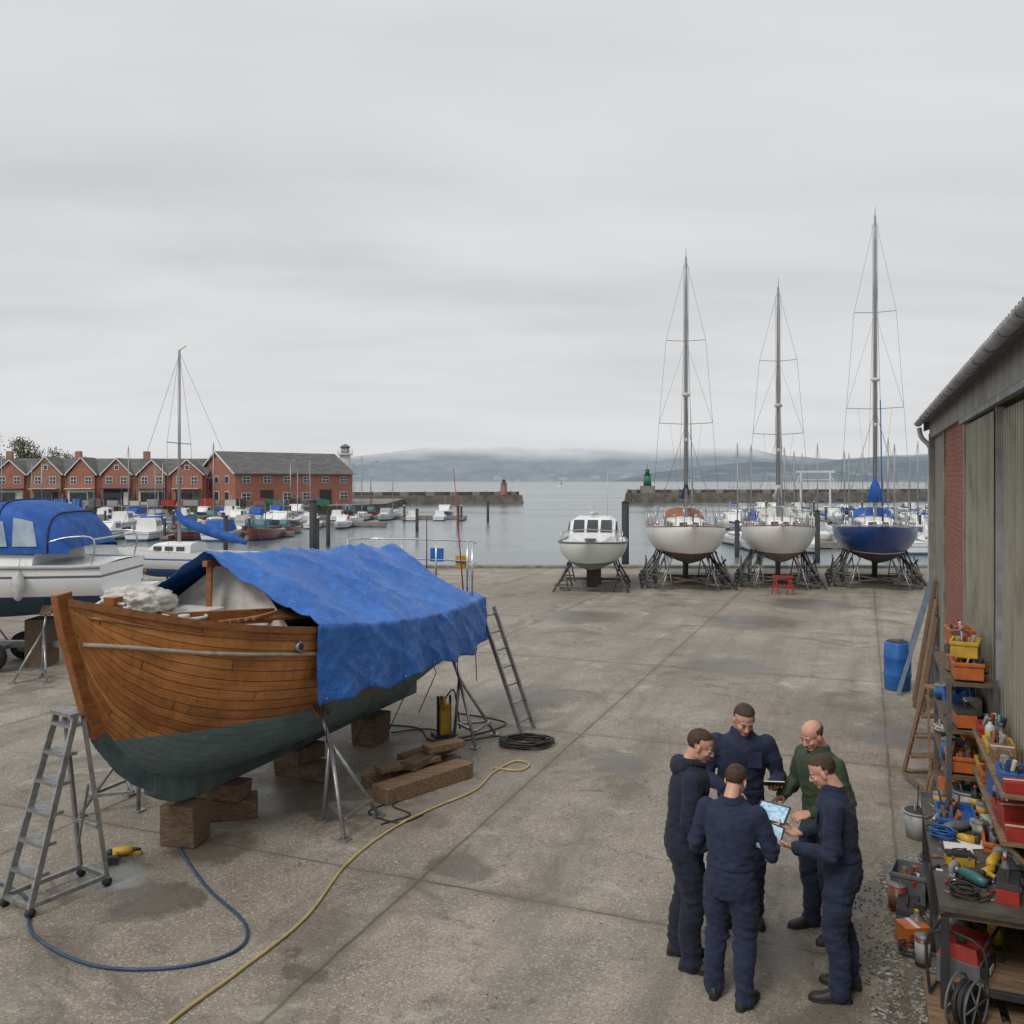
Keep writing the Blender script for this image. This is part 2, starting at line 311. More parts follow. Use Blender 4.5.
# ---------------------------------------------------------------- ground
def groundmat():
    m,nt,o=newmat('yard_concrete'); P=N(nt,'ShaderNodeNewGeometry').outputs['Position']
    a=N(nt,'ShaderNodeVectorMath',{0:P,1:(UX,UY,0)},operation='DOT_PRODUCT').outputs[1]
    b=N(nt,'ShaderNodeVectorMath',{0:P,1:(UY,-UX,0)},operation='DOT_PRODUCT').outputs[1]
    wob=MA(nt,'MULTIPLY',MA(nt,'SUBTRACT',NOI(nt,P,2.5,4,.6),.5),.06)
    v=N(nt,'ShaderNodeCombineXYZ',{0:MA(nt,'ADD',a,MA(nt,'ADD',wob,-7.94+55)),1:MA(nt,'ADD',b,MA(nt,'ADD',wob,4.09+44)),2:0.}).outputs[0]
    br=N(nt,'ShaderNodeTexBrick',{'Vector':v,'Color1':(.0,.0,.0,1),'Color2':(1,1,1,1),'Mortar':(.5,.5,.5,1),'Scale':1.,'Mortar Size':.018,'Mortar Smooth':.2,'Brick Width':5.5,'Row Height':4.4,'Bias':0.},offset=0.)
    slabv=N(nt,'ShaderNodeSeparateColor',{0:br.outputs[0]}).outputs[0]; seam=br.outputs[1]
    big=NOI(nt,P,.18,8,.62,.5); mid=NOI(nt,P,1.1,9,.68,.3); fine=NOI(nt,P,38,4,.7); peb=N(nt,'ShaderNodeTexVoronoi',{'Vector':P,'Scale':70.}).outputs[1]
    c=MIX(nt,RNG(nt,big,.40,.60),(.275,.235,.185,1),(.45,.40,.335,1))
    c=MIX(nt,RNG(nt,slabv,0,1,0,.42),c,(.24,.21,.17,1))
    c=MIX(nt,RNG(nt,mid,.42,.66,0,.75),c,(.18,.153,.12,1))
    c=MIX(nt,RNG(nt,fine,.35,.7,0,.5),c,(.15,.135,.115,1))
    pg=N(nt,'ShaderNodeSeparateColor',{0:peb}).outputs[0]
    c=MIX(nt,MA(nt,'MULTIPLY',MA(nt,'GREATER_THAN',pg,.86),.45),c,(.60,.55,.48,1))
    c=MIX(nt,MA(nt,'MULTIPLY',MA(nt,'LESS_THAN',pg,.12),.4),c,(.09,.075,.06,1))
    sv=N(nt,'ShaderNodeCombineXYZ',{0:MA(nt,'MULTIPLY',a,.12),1:MA(nt,'MULTIPLY',b,1.3),2:0.}).outputs[0]
    c=MIX(nt,RNG(nt,NOI(nt,sv,1.4,6,.6),.48,.66,0,.55),c,(.165,.145,.115,1))
    s=NOI(nt,P,.5,9,.68,.9); st=RNG(nt,s,.54,.62,0,.62)
    c=MIX(nt,st,c,(.12,.102,.08,1))
    s2=NOI(nt,P,2.3,8,.72,.5); c=MIX(nt,RNG(nt,s2,.60,.66,0,.6),c,(.09,.077,.062,1))
    s3=NOI(nt,MAP(nt,P,(1,1,1),(0,0,0),(9,4,0)),.9,8,.7,.6); c=MIX(nt,RNG(nt,s3,.60,.67,0,.5),c,(.50,.46,.40,1))
    wet=None
    for (x,y,r) in [(-3.45,8.55,.42),(-3.2,9.7,.5),(-4.0,9.15,.28),(-2.1,10.6,.4),(3.2,8.6,.4),(5.9,13.8,.8),(-1.2,12.9,.7),(-2.9,11.2,.9),(2.2,7.4,.45),(.3,16.5,.9),(4.6,19,1.1),(-.6,9.2,.35),(1.6,12.5,.5),(-1.6,7.2,.3),(6.8,25,1.6),(9.5,28.5,1.6),(2,26,1.5)]:
        dd=N(nt,'ShaderNodeVectorMath',{0:P,1:(x,y,0)},operation='DISTANCE').outputs[1]
        q=RNG(nt,MA(nt,'ADD',dd,MA(nt,'MULTIPLY',MA(nt,'SUBTRACT',mid,.5),2.2)),r,r*.6,0,1)
        wet=q if wet is None else MA(nt,'MAXIMUM',wet,q)
    c=MIX(nt,MA(nt,'MULTIPLY',wet,.62),c,(.072,.062,.05,1))
    pale=N(nt,'ShaderNodeVectorMath',{0:P,1:(-3.95,8.95,0)},operation='DISTANCE').outputs[1]
    c=MIX(nt,RNG(nt,MA(nt,'ADD',pale,MA(nt,'MULTIPLY',MA(nt,'SUBTRACT',mid,.5),.9)),.35,.15,0,.5),c,(.40,.44,.44,1))
    g=MA(nt,'ADD',b,MA(nt,'MULTIPLY',MA(nt,'SUBTRACT',mid,.5),1.1))
    strip=MA(nt,'MULTIPLY',RNG(nt,g,.12,.22,0,1),RNG(nt,a,10.6,9.8,0,1))
    grit=N(nt,'ShaderNodeTexVoronoi',{'Vector':P,'Scale':38.}).outputs[1]; gg=N(nt,'ShaderNodeSeparateColor',{0:grit}).outputs[1]
    gc=MIX(nt,MA(nt,'MULTIPLY',MA(nt,'GREATER_THAN',gg,.72),RNG(nt,mid,.4,.65,.2,1)),(.085,.075,.062,1),(.55,.52,.46,1))
    c=MIX(nt,MA(nt,'MULTIPLY',strip,.85),c,gc)
    dn=N(nt,'ShaderNodeTexNoise',{'Vector':P,'Scale':1.6,'Detail':8.,'Roughness':.65}).outputs[1]
    vv=N(nt,'ShaderNodeVectorMath',{0:P,1:N(nt,'ShaderNodeVectorMath',{0:dn,3:1.3},operation='SCALE').outputs[0]},operation='ADD').outputs[0]
    cr=N(nt,'ShaderNodeTexVoronoi',{'Vector':vv,'Scale':.28},feature='DISTANCE_TO_EDGE').outputs[0]
    crk=MA(nt,'MULTIPLY',RNG(nt,cr,.0032,.0008,0,.65),RNG(nt,NOI(nt,P,.3,5),.46,.58,0,1))
    crack=MA(nt,'MAXIMUM',crk,MA(nt,'MULTIPLY',seam,RNG(nt,NOI(nt,P,.9,5),.35,.6,1,.55)))
    wide=N(nt,'ShaderNodeTexBrick',{'Vector':v,'Scale':1.,'Mortar Size':.16,'Mortar Smooth':1.,'Brick Width':5.5,'Row Height':4.4,'Bias':0.},offset=0.).outputs[1]
    c=MIX(nt,MA(nt,'MULTIPLY',wide,RNG(nt,mid,.4,.6,.1,.6)),c,(.15,.125,.09,1))
    sc=MIX(nt,RNG(nt,NOI(nt,P,1.7,5),.46,.58),(.09,.075,.06,1),(.10,.115,.05,1))
    c=MIX(nt,MA(nt,'MULTIPLY',crack,.9),c,sc)
    h=MA(nt,'ADD',MA(nt,'MULTIPLY',fine,.6),MA(nt,'MULTIPLY',mid,1.2)); h=MA(nt,'ADD',h,MA(nt,'MULTIPLY',pg,.35)); h=MA(nt,'SUBTRACT',h,MA(nt,'MULTIPLY',crack,1.2))
    rg=MA(nt,'SUBTRACT',RNG(nt,mid,.3,.7,.8,.56),MA(nt,'MULTIPLY',wet,.32))
    bs=BS(nt,o,c,.8,0,BUMP(nt,h,.55,.012)); nt.links.new(rg,bs.inputs['Roughness']); return m
gm=groundmat()
QY=40.5
mb=MB(); 
mb.a([(-90,-60,0),(90,-60,0),(90,QY,0),(-90,QY,0)],[(0,1,2,3)],gm); mb.obj('concrete_yard_ground')
mb=MB(); mb.box((0,QY+.13,-1.63),(180,.26,3.3),stone); mb.box((0,QY+.0,.065),(180,.45,.12),conc)
for i in range(24):
    mb.box((-50+i*4.7,QY+.31,-1.2),(.25,.1,2.2),black)
mb.obj('quay_wall',bev=.02)
def watermat():
    m,nt,o=newmat('harbour_water'); P=N(nt,'ShaderNodeNewGeometry').outputs['Position']
    n=NOI(nt,MAP(nt,P,(1,1.6,1)),.9,5,.6); n2=NOI(nt,MAP(nt,P,(.5,1.2,1)),.12,5,.6); n3=NOI(nt,MAP(nt,P,(.4,1.5,1)),.02,4,.5)
    c=MIX(nt,n3,(.12,.155,.17,1),(.16,.195,.21,1)); h=MA(nt,'ADD',n,MA(nt,'MULTIPLY',n2,1.5))
    b=BS(nt,o,c,.16,0,BUMP(nt,h,.24,.3)); nt.links.new(RNG(nt,n3,.4,.6,.08,.26),b.inputs['Roughness']); return m
mb=MB(); mb.a([(-30000,QY-5,-1.2),(30000,QY-5,-1.2),(30000,40000,-1.2),(-30000,40000,-1.2)],[(0,1,2,3)],watermat()); mb.obj('sea_water')

# hills
def haze_hillmat(name,c,c2,ztop,zfade):  # blue-grey haze painted into the colour; tops fade transparent to imitate cloud
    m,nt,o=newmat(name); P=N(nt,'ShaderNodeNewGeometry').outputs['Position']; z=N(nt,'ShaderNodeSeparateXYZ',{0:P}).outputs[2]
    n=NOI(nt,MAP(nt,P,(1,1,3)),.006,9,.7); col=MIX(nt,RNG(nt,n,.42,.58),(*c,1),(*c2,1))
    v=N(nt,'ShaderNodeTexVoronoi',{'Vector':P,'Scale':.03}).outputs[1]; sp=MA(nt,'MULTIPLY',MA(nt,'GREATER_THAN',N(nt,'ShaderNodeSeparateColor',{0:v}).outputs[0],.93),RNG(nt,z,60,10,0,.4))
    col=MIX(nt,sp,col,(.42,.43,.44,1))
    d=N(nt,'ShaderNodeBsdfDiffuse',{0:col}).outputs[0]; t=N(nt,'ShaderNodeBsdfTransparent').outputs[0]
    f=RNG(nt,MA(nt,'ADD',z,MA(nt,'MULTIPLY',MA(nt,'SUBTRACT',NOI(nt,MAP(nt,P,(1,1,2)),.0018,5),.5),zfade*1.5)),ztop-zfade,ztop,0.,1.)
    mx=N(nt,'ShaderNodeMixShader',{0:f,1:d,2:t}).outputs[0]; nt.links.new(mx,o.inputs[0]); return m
def hills(name,y0,prof,mat,depth=900,seed=0):
    mb=MB(); rings=[]; x0,x1=prof[0][0],prof[-1][0]; n=150
    for k in range(8):
        t=k/7; row=[]
        for i in range(n+1):
            x=x0+(x1-x0)*i/n; h=cinterp(prof,x); nz=noise.fractal(V((x*.0022,t*1.5+seed,seed)),1,2,6)
            row.append(V((x*(1+t*.15),y0+t*depth,-3+max(0,h*(1+.10*nz))*math.sin(t*math.pi/2)**.8)))
        rings.append(row)
    mb.loft(rings,mat,closed=False,sm=True,flip=True); return mb.obj(name)
hills('hills',4200,[(-1500,20),(-900,115),(-500,175),(-100,215),(250,205),(700,190),(1050,205),(1300,150),(1600,120),(1900,140),(2300,160),(3200,90)],haze_hillmat('painted_haze_hillside',(.215,.255,.295),(.26,.30,.335),178,85),seed=3)
hills('hills',3000,[(330,0),(480,36),(800,76),(1000,66),(1150,94),(1400,112),(1700,118),(2600,80)],haze_hillmat('nearer_painted_haze_hillside',(.15,.185,.215),(.195,.23,.26),135,60),depth=500,seed=8)

# ---------------------------------------------------------------- far quay & buildings
mb=MB()
mb.a([(-400,128,.0),(-30,133,.0),(-21,150,0),(-24,215,0),(-400,260,0)],[(0,1,2,3,4)],asphaltroad)
for p,q in (((-400,128),(-30,133)),((-30,133),(-21,150)),((-21,150),(-24,215))):
    mb.a([(p[0],p[1],-3),(q[0],q[1],-3),(q[0],q[1],0),(p[0],p[1],0)],[(0,1,2,3)],stone)
mb.obj('far_quay_ground')
def window(mb,c,w,h):
    x,y,z=c; mb.box((x,y,z),(w,.12,h),wtrim); mb.box((x,y-.05,z),(w-.16,.06,h-.16),glass); mb.box((x,y-.075,z),(w-.16,.03,.07),wtrim); mb.box((x,y-.076,z),(.07,.03,h-.16),wtrim)
def terrace(loc,n,gw=5.9):
    e=empty('brick_terrace',loc,R(3)); rq=random.Random(4)
    wl=MB();rf=MB();wd=MB();tr=MB(); Lx=n*gw
    wl.box((Lx/2,5,2.35),(Lx,10,4.7),brick_far)
    rf.a([(-.3,-.2,4.55),(Lx+.3,-.2,4.55),(Lx+.3,5,7.4),(-.3,5,7.4),(Lx+.3,10.2,4.55),(-.3,10.2,4.55)],[(0,1,2,3),(3,2,4,5)],slate)
    for s in(0,Lx): wl.a([(s,0,4.7),(s,10,4.7),(s,5,7.25)],[(0,1,2)],brick_far)
    for i in range(n):
        x=i*gw; cx=x+gw/2; bmt=brick_far if i%3 else brick_pale; rz=7.2+rq.uniform(-.35,.25); hw=gw/2-.5+rq.uniform(-.25,.2)
        wl.a([(cx-hw,-.5,4.75),(cx+hw,-.5,4.75),(cx,-.5,rz)],[(0,1,2)],bmt); wl.box((cx,-.25,2.4),(hw*2,.5,4.75),bmt)
        for sg in(-1,1):
            rf.a([(cx,-.75,rz+.2),(cx+sg*(hw+.45),-.75,4.72),(cx+sg*(hw+.45),3.,4.72),(cx,4.8,rz+.2)],[(0,1,2,3)],slate)
            tr.beam((cx,-.78,rz+.12),(cx+sg*(hw+.4),-.78,4.7),.06,.16,wtrim)
        window(wd,(cx-1.1,-.52,3.9),1.0,1.2); window(wd,(cx+1.1,-.52,3.9),1.0,1.2)
        if i%2: wd.box((cx,-.52,5.9),(.7,.1,.8),wtrim); wd.box((cx,-.57,5.9),(.5,.06,.6),glass)
        wd.box((cx,-.55,1.25),(gw-1.4,.12,2.3),[wtrim,dark,cream,brick_pale][i%4]); wd.box((cx-.4,-.62,1.3),(gw-2.8,.06,1.4),glass); wd.box((cx+1.5,-.62,1.1),(.8,.06,2.),[navycan,greenp,wtrim][i%3])
        tr.box((cx,-1.1,2.62),(gw-1.2,1.2,.12),[wtrim,navycan,greyp,cream][i%4])
        if i%2==0: wl.box((x,5,7.9),(.9,.7,1.3),brick_pale)
        tr.tube([(x+.2,-.62,0),(x+.2,-.62,4.6)],.06,black,6)
    wl.obj('walls',parent=e);rf.obj('roof',parent=e);wd.obj('windows',parent=e);tr.obj('trim',parent=e)
terrace((-90.5,138,0),8,5.35)
def warehouse(loc,yaw,L,Wd,ez,rz):
    e=empty('brick_warehouse',loc,yaw); wl=MB();rf=MB();wd=MB()
    wl.box((L/2,Wd/2,ez/2),(L,Wd,ez),brick_far)
    for s in(0,L): wl.a([(s,0,ez),(s,Wd,ez),(s,Wd/2,rz)],[(0,1,2)],brick_far)
    rf.a([(-.4,-.4,ez-.15),(L+.4,-.4,ez-.15),(L+.4,Wd/2,rz+.15),(-.4,Wd/2,rz+.15),(L+.4,Wd+.4,ez-.15),(-.4,Wd+.4,ez-.15)],[(0,1,2,3),(3,2,4,5)],slate)
    for sg in(0,1): rf.beam((-.45,Wd/2,rz+.05),(-.45,-.4 if sg else Wd+.4,ez-.25),.1,.25,wtrim)
    rf.box((L/2,-.45,ez-.2),(L+.8,.12,.15),greyp)
    k=6
    for i in range(k):
        x=L*(i+.5)/k; window(wd,(x,-.04,ez-1.1),1.3,1.1)
        if i in(1,4): wd.box((x,-.04,1.2),(2.2,.1,2.4),dark)
        else: window(wd,(x,-.04,1.4),1.5,1.2)
    for y in(2.6,6,9.4):
        wd.box((-.04,y,ez-1.1),(.12,1.3,1.2),wtrim);wd.box((-.08,y,ez-1.1),(.1,1.1,1.),glass)
        wd.box((-.04,y,1.3),(.12,1.5,1.8),wtrim);wd.box((-.08,y,1.3),(.1,1.3,1.6),glass)
    wl.obj('walls',parent=e);rf.obj('roof',parent=e);wd.obj('windows',parent=e)
warehouse((-41.8,136,0),R(44),21,12,5.1,8.3)
mb=MB(); mb.tube([(0,0,0),(0,0,8.3)],[1.15,.95],wtrim,8,False); mb.cyl((0,0,8.3),1.35,.25,wtrim,16); mb.cyl((0,0,8.55),.75,1.1,lgrey,10)
mb.tube([(0,0,9.65),(0,0,9.95),(0,0,10.3)],[1.,.7,.05],greyp,12)
for k in range(10): mb.tube([(1.3*math.cos(k*.628),1.3*math.sin(k*.628),8.5),(1.3*math.cos(k*.628),1.3*math.sin(k*.628),9.4)],.04,wtrim,5)
for z in(3,5.5): mb.box((0,-1.08,z),(.5,.15,.9),glass)
mb.obj('harbour_lookout_tower',(-29.3,158,0))
def breakwater(name,pts,w,top):
    mb=MB(); P=smooth(pts,10); rings=[]
    for i,p in enumerate(P):
        t=(P[min(i+1,len(P)-1)]-P[max(i-1,0)]).normalized(); s=V((t.y,-t.x,0)); j=lambda:noise.noise(p*.4+V((len(rings),0,0)))*.25
        rings.append([p+s*(w+1.5)+V((0,0,-3)),p+s*(w+j())+V((0,0,top-1.6)),p+s*(w*.7)+V((0,0,top+j())),p-s*(w*.7)+V((0,0,top+j())),p-s*(w+j())+V((0,0,top-1.6)),p-s*(w+1.5)+V((0,0,-3))])
    mb.loft(rings,stone,closed=True,sm=False)
    for i in range(0,len(P)-1,2):
        mb.tube([P[i]+V((0,0,top)),P[i]+V((0,0,top+1.1))],.06,rusty,5)
    for i in range(len(P)-1):
        mb.beam(P[i]+V((0,w*.4,top+.3)),P[i+1]+V((0,w*.4,top+.3)),.6,.9,conc if i%3==1 else stone)
    return mb.obj(name)
breakwater('stone_breakwater',[(-50,190,0),(-30,193,0),(-12,196,0),(1.5,200,0)],3.5,.6)
breakwater('stone_breakwater',[(26.5,205,0),(42,207,0),(60,208,0),(80,214,0),(110,230,0)],3.2,1.0)
mb=MB(); mb.tube([(0,0,0),(0,0,2.4)],[.8,.65],brick_pale,8,False); mb.cyl((0,0,2.4),.8,.2,conc,8); mb.cyl((0,0,2.6),.4,.5,glass,10); mb.tube([(0,0,3.1),(0,0,3.5)],[.5,.05],brownp,10); mb.obj('pier_beacon',(-1.8,198,.7))
mb=MB(); mb.box((0,0,.8),(3,3,1.6),conc); mb.tube([(0,0,1.6),(0,0,4.2)],[.95,.7],greenp,12); mb.cyl((0,0,4.2),.95,.15,greenp,12); mb.cyl((0,0,4.35),.5,.8,glass,10); mb.tube([(0,0,5.15),(0,0,5.6)],[.6,.05],greenp,12)
mb.tube([(0,0,5.6),(0,0,6.6)],.04,black,5); mb.obj('green_lighthouse',(31,206,1.0))
mb=MB()
for x in(-2.2,2.2): mb.beam((x,0,0),(x,0,6.4),.22,.22,wtrim); mb.beam((x,0,6.0),(x*1.6,0,3.6),.1,.1,wtrim)
mb.beam((-2.9,0,6.4),(2.9,0,6.4),.25,.3,wtrim); mb.beam((-2.2,0,5.2),(2.2,0,5.2),.1,.1,wtrim); mb.obj('boat_hoist_gantry',(45.5,135,-1.2))
mb=MB(); mb.tube([(0,0,0),(0,0,7)],.08,alu,6); mb.a([(0,0,1),(1.4,0.3,1.1),(0,0,6.5)],[(0,1,2)],lgrey); mb.ell((0,0,.2),(2.6,.9,.5),white_gel); mb.obj('sailing_dinghy',(38,700,-1.2))

# ---------------------------------------------------------------- trees
leafm=pm('tree_foliage',(.095,.11,.045),(.13,.12,.06),rough=.9,scale=.25,bump=0,dirt=.4)
leafd=pm('tree_foliage_dark',(.055,.068,.03),(.08,.07,.04),rough=.9,scale=.25,bump=0,dirt=.3)
bark=pm('bark',(.11,.09,.07),(.06,.05,.04),rough=.95)
def tree(loc,h,sp,dens):
    mb=MB(); rnd=random.Random(int(loc[0]*31+h*7)); tips=[]
    mb.tube([(0,0,0),(.1,0,h*.25),(0,.1,h*.5)],[.32,.25,.16],bark,7)
    for k in range(15):
        an=rnd.uniform(0,6.28); z0=h*rnd.uniform(.2,.55); ln=sp*rnd.uniform(.2,1.0); z1=z0+h*rnd.uniform(.05,.42)
        m1=V((math.cos(an)*ln*.5,math.sin(an)*ln*.5,(z0+z1)/2+.3)); e1=V((math.cos(an)*ln,math.sin(an)*ln,min(z1,h*.93)))
        mb.tube([(0,0,z0),m1,e1],[.14,.08,.03],bark,5); tips+=[e1,m1]
        for q in range(3):
            t=e1+V((rnd.uniform(-.8,.8),rnd.uniform(-.8,.8),rnd.uniform(-.2,.9))); mb.tube([m1,t],[.05,.02],bark,4); tips.append(t)
    for t in tips:
        rr=rnd.uniform(.9,1.5); mt=rnd.choice([leafm,leafd,leafm])
        for q in range(dens):
            d=V((rnd.gauss(0,1),rnd.gauss(0,1),rnd.gauss(0,.7)))*rr*.5; p=t+d; s=rnd.uniform(.10,.22)
            a=V((rnd.uniform(-1,1),rnd.uniform(-1,1),rnd.uniform(-1,1))).normalized(); b=a.orthogonal().normalized()
            mb.a([p-a*s,p+b*s*.7,p+a*s,p-b*s*.7],[(0,1,2,3)],mt)
    return mb.obj('tree',loc)
for i in range(9):
    x=-114+i*3.3+random.uniform(-.8,.8); hh=[12.8,12.2,11.8,12.4,11.2,10.8,11,10.2,9.2][i]
    tree((x,172+random.uniform(-5,5),0.8),hh+.6,3.0,55 if i<6 else 24)
mb=MB(); rings=[]
for k in range(5):
    rings.append([V((-150+i*4,160+k*9,[-.5,3.5,6,7.5,8.5][k]*(1-max(0,(i-12))/14 if i>12 else 1)+noise.noise(V((i*.4,k,0)))*.8)) for i in range(25)])
mb.loft(rings,grass,closed=False,flip=True); mb.obj('grass_bank')

# ---------------------------------------------------------------- boats
def sec(hb,zk,zs,p,q,nb):
    out=[]
    for k in range(-nb,nb+1):
        a=abs(k)/nb; y=hb*(math.sin(a*math.pi/2))**p; z=zk+(zs-zk)*((1-q)*(1-math.cos(a*math.pi/2))+q*a)
        out.append((math.copysign(y,k) if k else 0.,z,a))
    return out
def hull(mb,st,mat,deck,nb=9,deckdrop=.03,transom=None,camber=.06):
    rings=[];aa=[]
    for (x,hb,zs,zk,p,q) in st:
        s=sec(hb,zk,zs,p,q,nb); rings.append([V((x,y,z)) for y,z,a in s]); aa.append([a for y,z,a in s])
    mb.loft(rings,mat,closed=False,sm=True,uvf=lambda i,j:(st[i][0],aa[i][j]),flip=True)
    if transom: mb.a(rings[0],[tuple(range(len(rings[0])))],transom)
    dr=[]
    for (x,hb,zs,zk,p,q) in st:
        dr.append([V((x,hb*.995*t,zs-deckdrop+camber*(1-t*t)*min(1,hb))) for t in(-1,-.6,-.2,.2,.6,1)])
    mb.loft(dr,deck,closed=False,sm=True)
    return rings
def stations(L,B,zk,zs,n=18,bowrise=.35,tr=.7,chine=False,zt=.35):
    st=[]
    for i in range(n+1):
        t=i/n; x=-L/2+L*t
        if t<.42: hb=B/2*(tr+(1-tr)*math.sin(min(1,t/.42)*math.pi/2))
        else: hb=B/2*max(.012,max(0.,math.cos(((t-.42)/.58)**1.55*math.pi/2))**.82)
        z1=zs+bowrise*t*t+.04*(1-t)
        k=zk+zt*(max(0,.35-t)/.35)**1.6
        if t>.72: k=zk+(z1-.02-zk)*((t-.72)/.28)**2.1
        p=.62+.5*max(0,(t-.45)/.55); st.append((x,hb,z1,k,p if not chine else p*.8,.35 if not chine else .55))
    return st
def cabin(mb,x0,x1,w0,w1,z0,h,mat,win=glass,slope=.35):
    def ring(x,w,h,zo=0): return [V((x,-w,zo)),V((x,-w*.92,zo+h*.8)),V((x,-w*.72,zo+h*.97)),V((x,0,zo+h*1.07)),V((x,w*.72,zo+h*.97)),V((x,w*.92,zo+h*.8)),V((x,w,zo))]
    rings=[ring(x0,w0,h,z0),ring(x0+(x1-x0)*.6,(w0+w1)/2,h,z0),ring(x1-slope,w1,h*.85,z0),ring(x1,w1*.85,h*.08,z0)]
    mb.loft(rings,mat,closed=True,caps=True,sm=False)
    for sg in(-1,1):
        for k in range(3):
            xa=x0+(x1-x0)*(.12+.24*k); xb=xa+(x1-x0)*.17
            wa=w0+(w1-w0)*.5*((xa-x0)/(x1-x0))/.6*1.0; wb=w0+(w1-w0)*.5*((xb-x0)/(x1-x0))/.6
            mb.a([(xa,sg*(wa*.985+.012),z0+h*.25),(xb,sg*(wb*.985+.012),z0+h*.25),(xb,sg*(wb*.94+.012),z0+h*.66),(xa,sg*(wa*.94+.012),z0+h*.66)],[(0,1,2,3)],win)
    for sg in(-1,1):
        xa=x1-slope; 
        mb.a([(x1-.04-.0,sg*w1*.12,z0+h*.22),(x1-.04,sg*w1*.7,z0+h*.22),(xa+.05,sg*w1*.68,z0+h*.74),(xa+.05,sg*w1*.12,z0+h*.78)],[(0,1,2,3)],win)
def stand(mb,top,foot,mat=None,pad=True,w=.32,rt=.022):
    mat=mat or steel; top,foot=V(top),V(foot); hd=(foot-top); hd.z=0; hd=hd.normalized() if hd.length>1e-3 else V((1,0,0)); s=V((-hd.y,hd.x,0))
    head=top+hd*.06-V((0,0,.12)); mid=V((foot.x,foot.y,0))
    mb.tube([top+V((0,0,-.02)),head-V((0,0,.35))+hd*.12],rt,mat,6)
    n=head-V((0,0,.25))+hd*.08
    for f in (mid+s*w+hd*.22,mid-s*w+hd*.22,mid-hd*.30): 
        mb.tube([n,V((f.x,f.y,.02))],rt,mat,6); mb.box((f.x,f.y,.012),(.12,.12,.02),mat)
    A=mid+s*w*.8+hd*.18; B_=mid-s*w*.8+hd*.18; C=mid-hd*.22
    for q in(A,B_,C): q.z=.22
    mb.beam(A,B_,.035,.035,mat); mb.beam(A,C,.035,.035,mat); mb.beam(B_,C,.035,.035,mat)
    if pad: mb.box(top,(.22,.22,.035),oakblock,(V((0,0,1))+hd*1.2).to_track_quat('Z','Y').to_matrix())
def yacht(name,loc,heading,L,B,hp,mastz,hoodm,coverm,cover='boom',keelz=.28,cradlem=None,extra=None):
    e=empty(name,loc,heading); zk=.92; zs=2.02
    h=MB(); st=stations(L,B,zk,zs,n=24); hull(h,st,hp,deckm,nb=12,transom=hp)
    ks=[]
    for z,x0,x1,t in((keelz,-.5,.85,.09),(.7,-.7,1.0,.09),(zk+.12,-.9,1.25,.14)):
        ks.append([V((x0,0,z)),V((x0*.3+x1*.3,t,z)),V((x1*.75,t*.8,z)),V((x1,0,z)),V((x1*.75,-t*.8,z)),V((x0*.3+x1*.3,-t,z))])
    h.loft(ks,hp,sm=True); h.box((-L/2+.75,0,1.05),(.4,.06,1.0),hp); h.obj('hull',parent=e)
    d=MB()
    for sg in(-1,1): d.tube([(x,sg*hb*.985,z+.03) for x,hb,z,_,_,_ in st],.022,teak if cover=='boom' else lgrey,5)
    cabin(d,-1.1,L*.27,B*.28,B*.17,zs+.08,.42,white_gel)
    d.box((-L*.32,0,zs+.12),(1.9,B*.5,.24),cream); d.box((-L*.32,0,zs+.19),(1.5,B*.3,.12),dark)
    d.box((L*.33,0,zs+.33),(.5,.5,.05),glass); d.box((L/2-.08,0,st[-1][2]+.03),(.35,.12,.06),steel)
    for sg in(-1,1):
        d.cyl((-L*.2,sg*B*.33,zs+.1),.06,.16,chrome,10); d.cyl((.1,sg*.4,zs+.5),.05,.12,whitep,8)
        d.tube([(1.2,sg*.45,zs+.56),(-.4,sg*.6,zs+.56)],.018,teak,5); d.ell((-L*.3,sg*B*.47,zs+.35),(.12,.06,.28),whitep,10,8)
    rg=[]
    for x,k in((-1.45,.9),(-1.1,.95),(-.65,.75),(-.3,.2)):
        rg.append([V((x,B*.26*math.copysign(abs(math.cos(a))**.7,math.cos(a)),zs+.42*0.9+.50*k*max(0,math.sin(a))**.7)) for a in [math.pi*i/10 for i in range(11)]])
    d.loft(rg,hoodm,closed=False,flip=True)
    d.a([(-.42,-.42,zs+.52),(-.42,.42,zs+.52),(-.63,.38,zs+.70),(-.63,-.38,zs+.70)],[(0,1,2,3)],glass)
    d.obj('deck_and_cabin',parent=e)
    r=MB()
    bz=st[-1][2]; bx=L/2
    for sg in(-1,1):
        pp=smooth([(bx-1.3,sg*.52,bz+.02),(bx-1.25,sg*.5,bz+.6),(bx-.5,sg*.3,bz+.64),(bx-.02,0,bz+.66)],4); r.tube(pp,.018,chrome,5)
        r.tube([(bx-.55,sg*.26,bz),(bx-.5,sg*.3,bz+.64)],.014,chrome,5)
        line=[]
        for x,hb,z,_,_,_ in st[::4][:-1]:
            r.tube([(x,sg*hb*.93,z),(x,sg*hb*.93,z+.6)],.013,chrome,5); line.append(V((x,sg*hb*.93,z+.6)))
        if line[-1].x<bx-1.5: line.append(V((bx-1.25,sg*.5,bz+.6)))
        r.tube(line,.007,wire,4); r.tube([p-V((0,0,.28)) for p in line],.006,wire,4)
        r.tube(smooth([(-L/2+.05,sg*B*.3,zs+.05),(-L/2+.0,sg*B*.3,zs+.7),(-L/2+.9,sg*B*.37,zs+.7),(-L/2+.9,sg*B*.37,zs)],4),.016,chrome,5)
    r.obj('rails',parent=e)
    m=MB(); mx=.55; mz0=zs+.5
    m.tube([(mx,0,mz0-.2),(mx,0,mastz-1.),(mx,0,mastz)],[.068,.062,.04],alu,10)
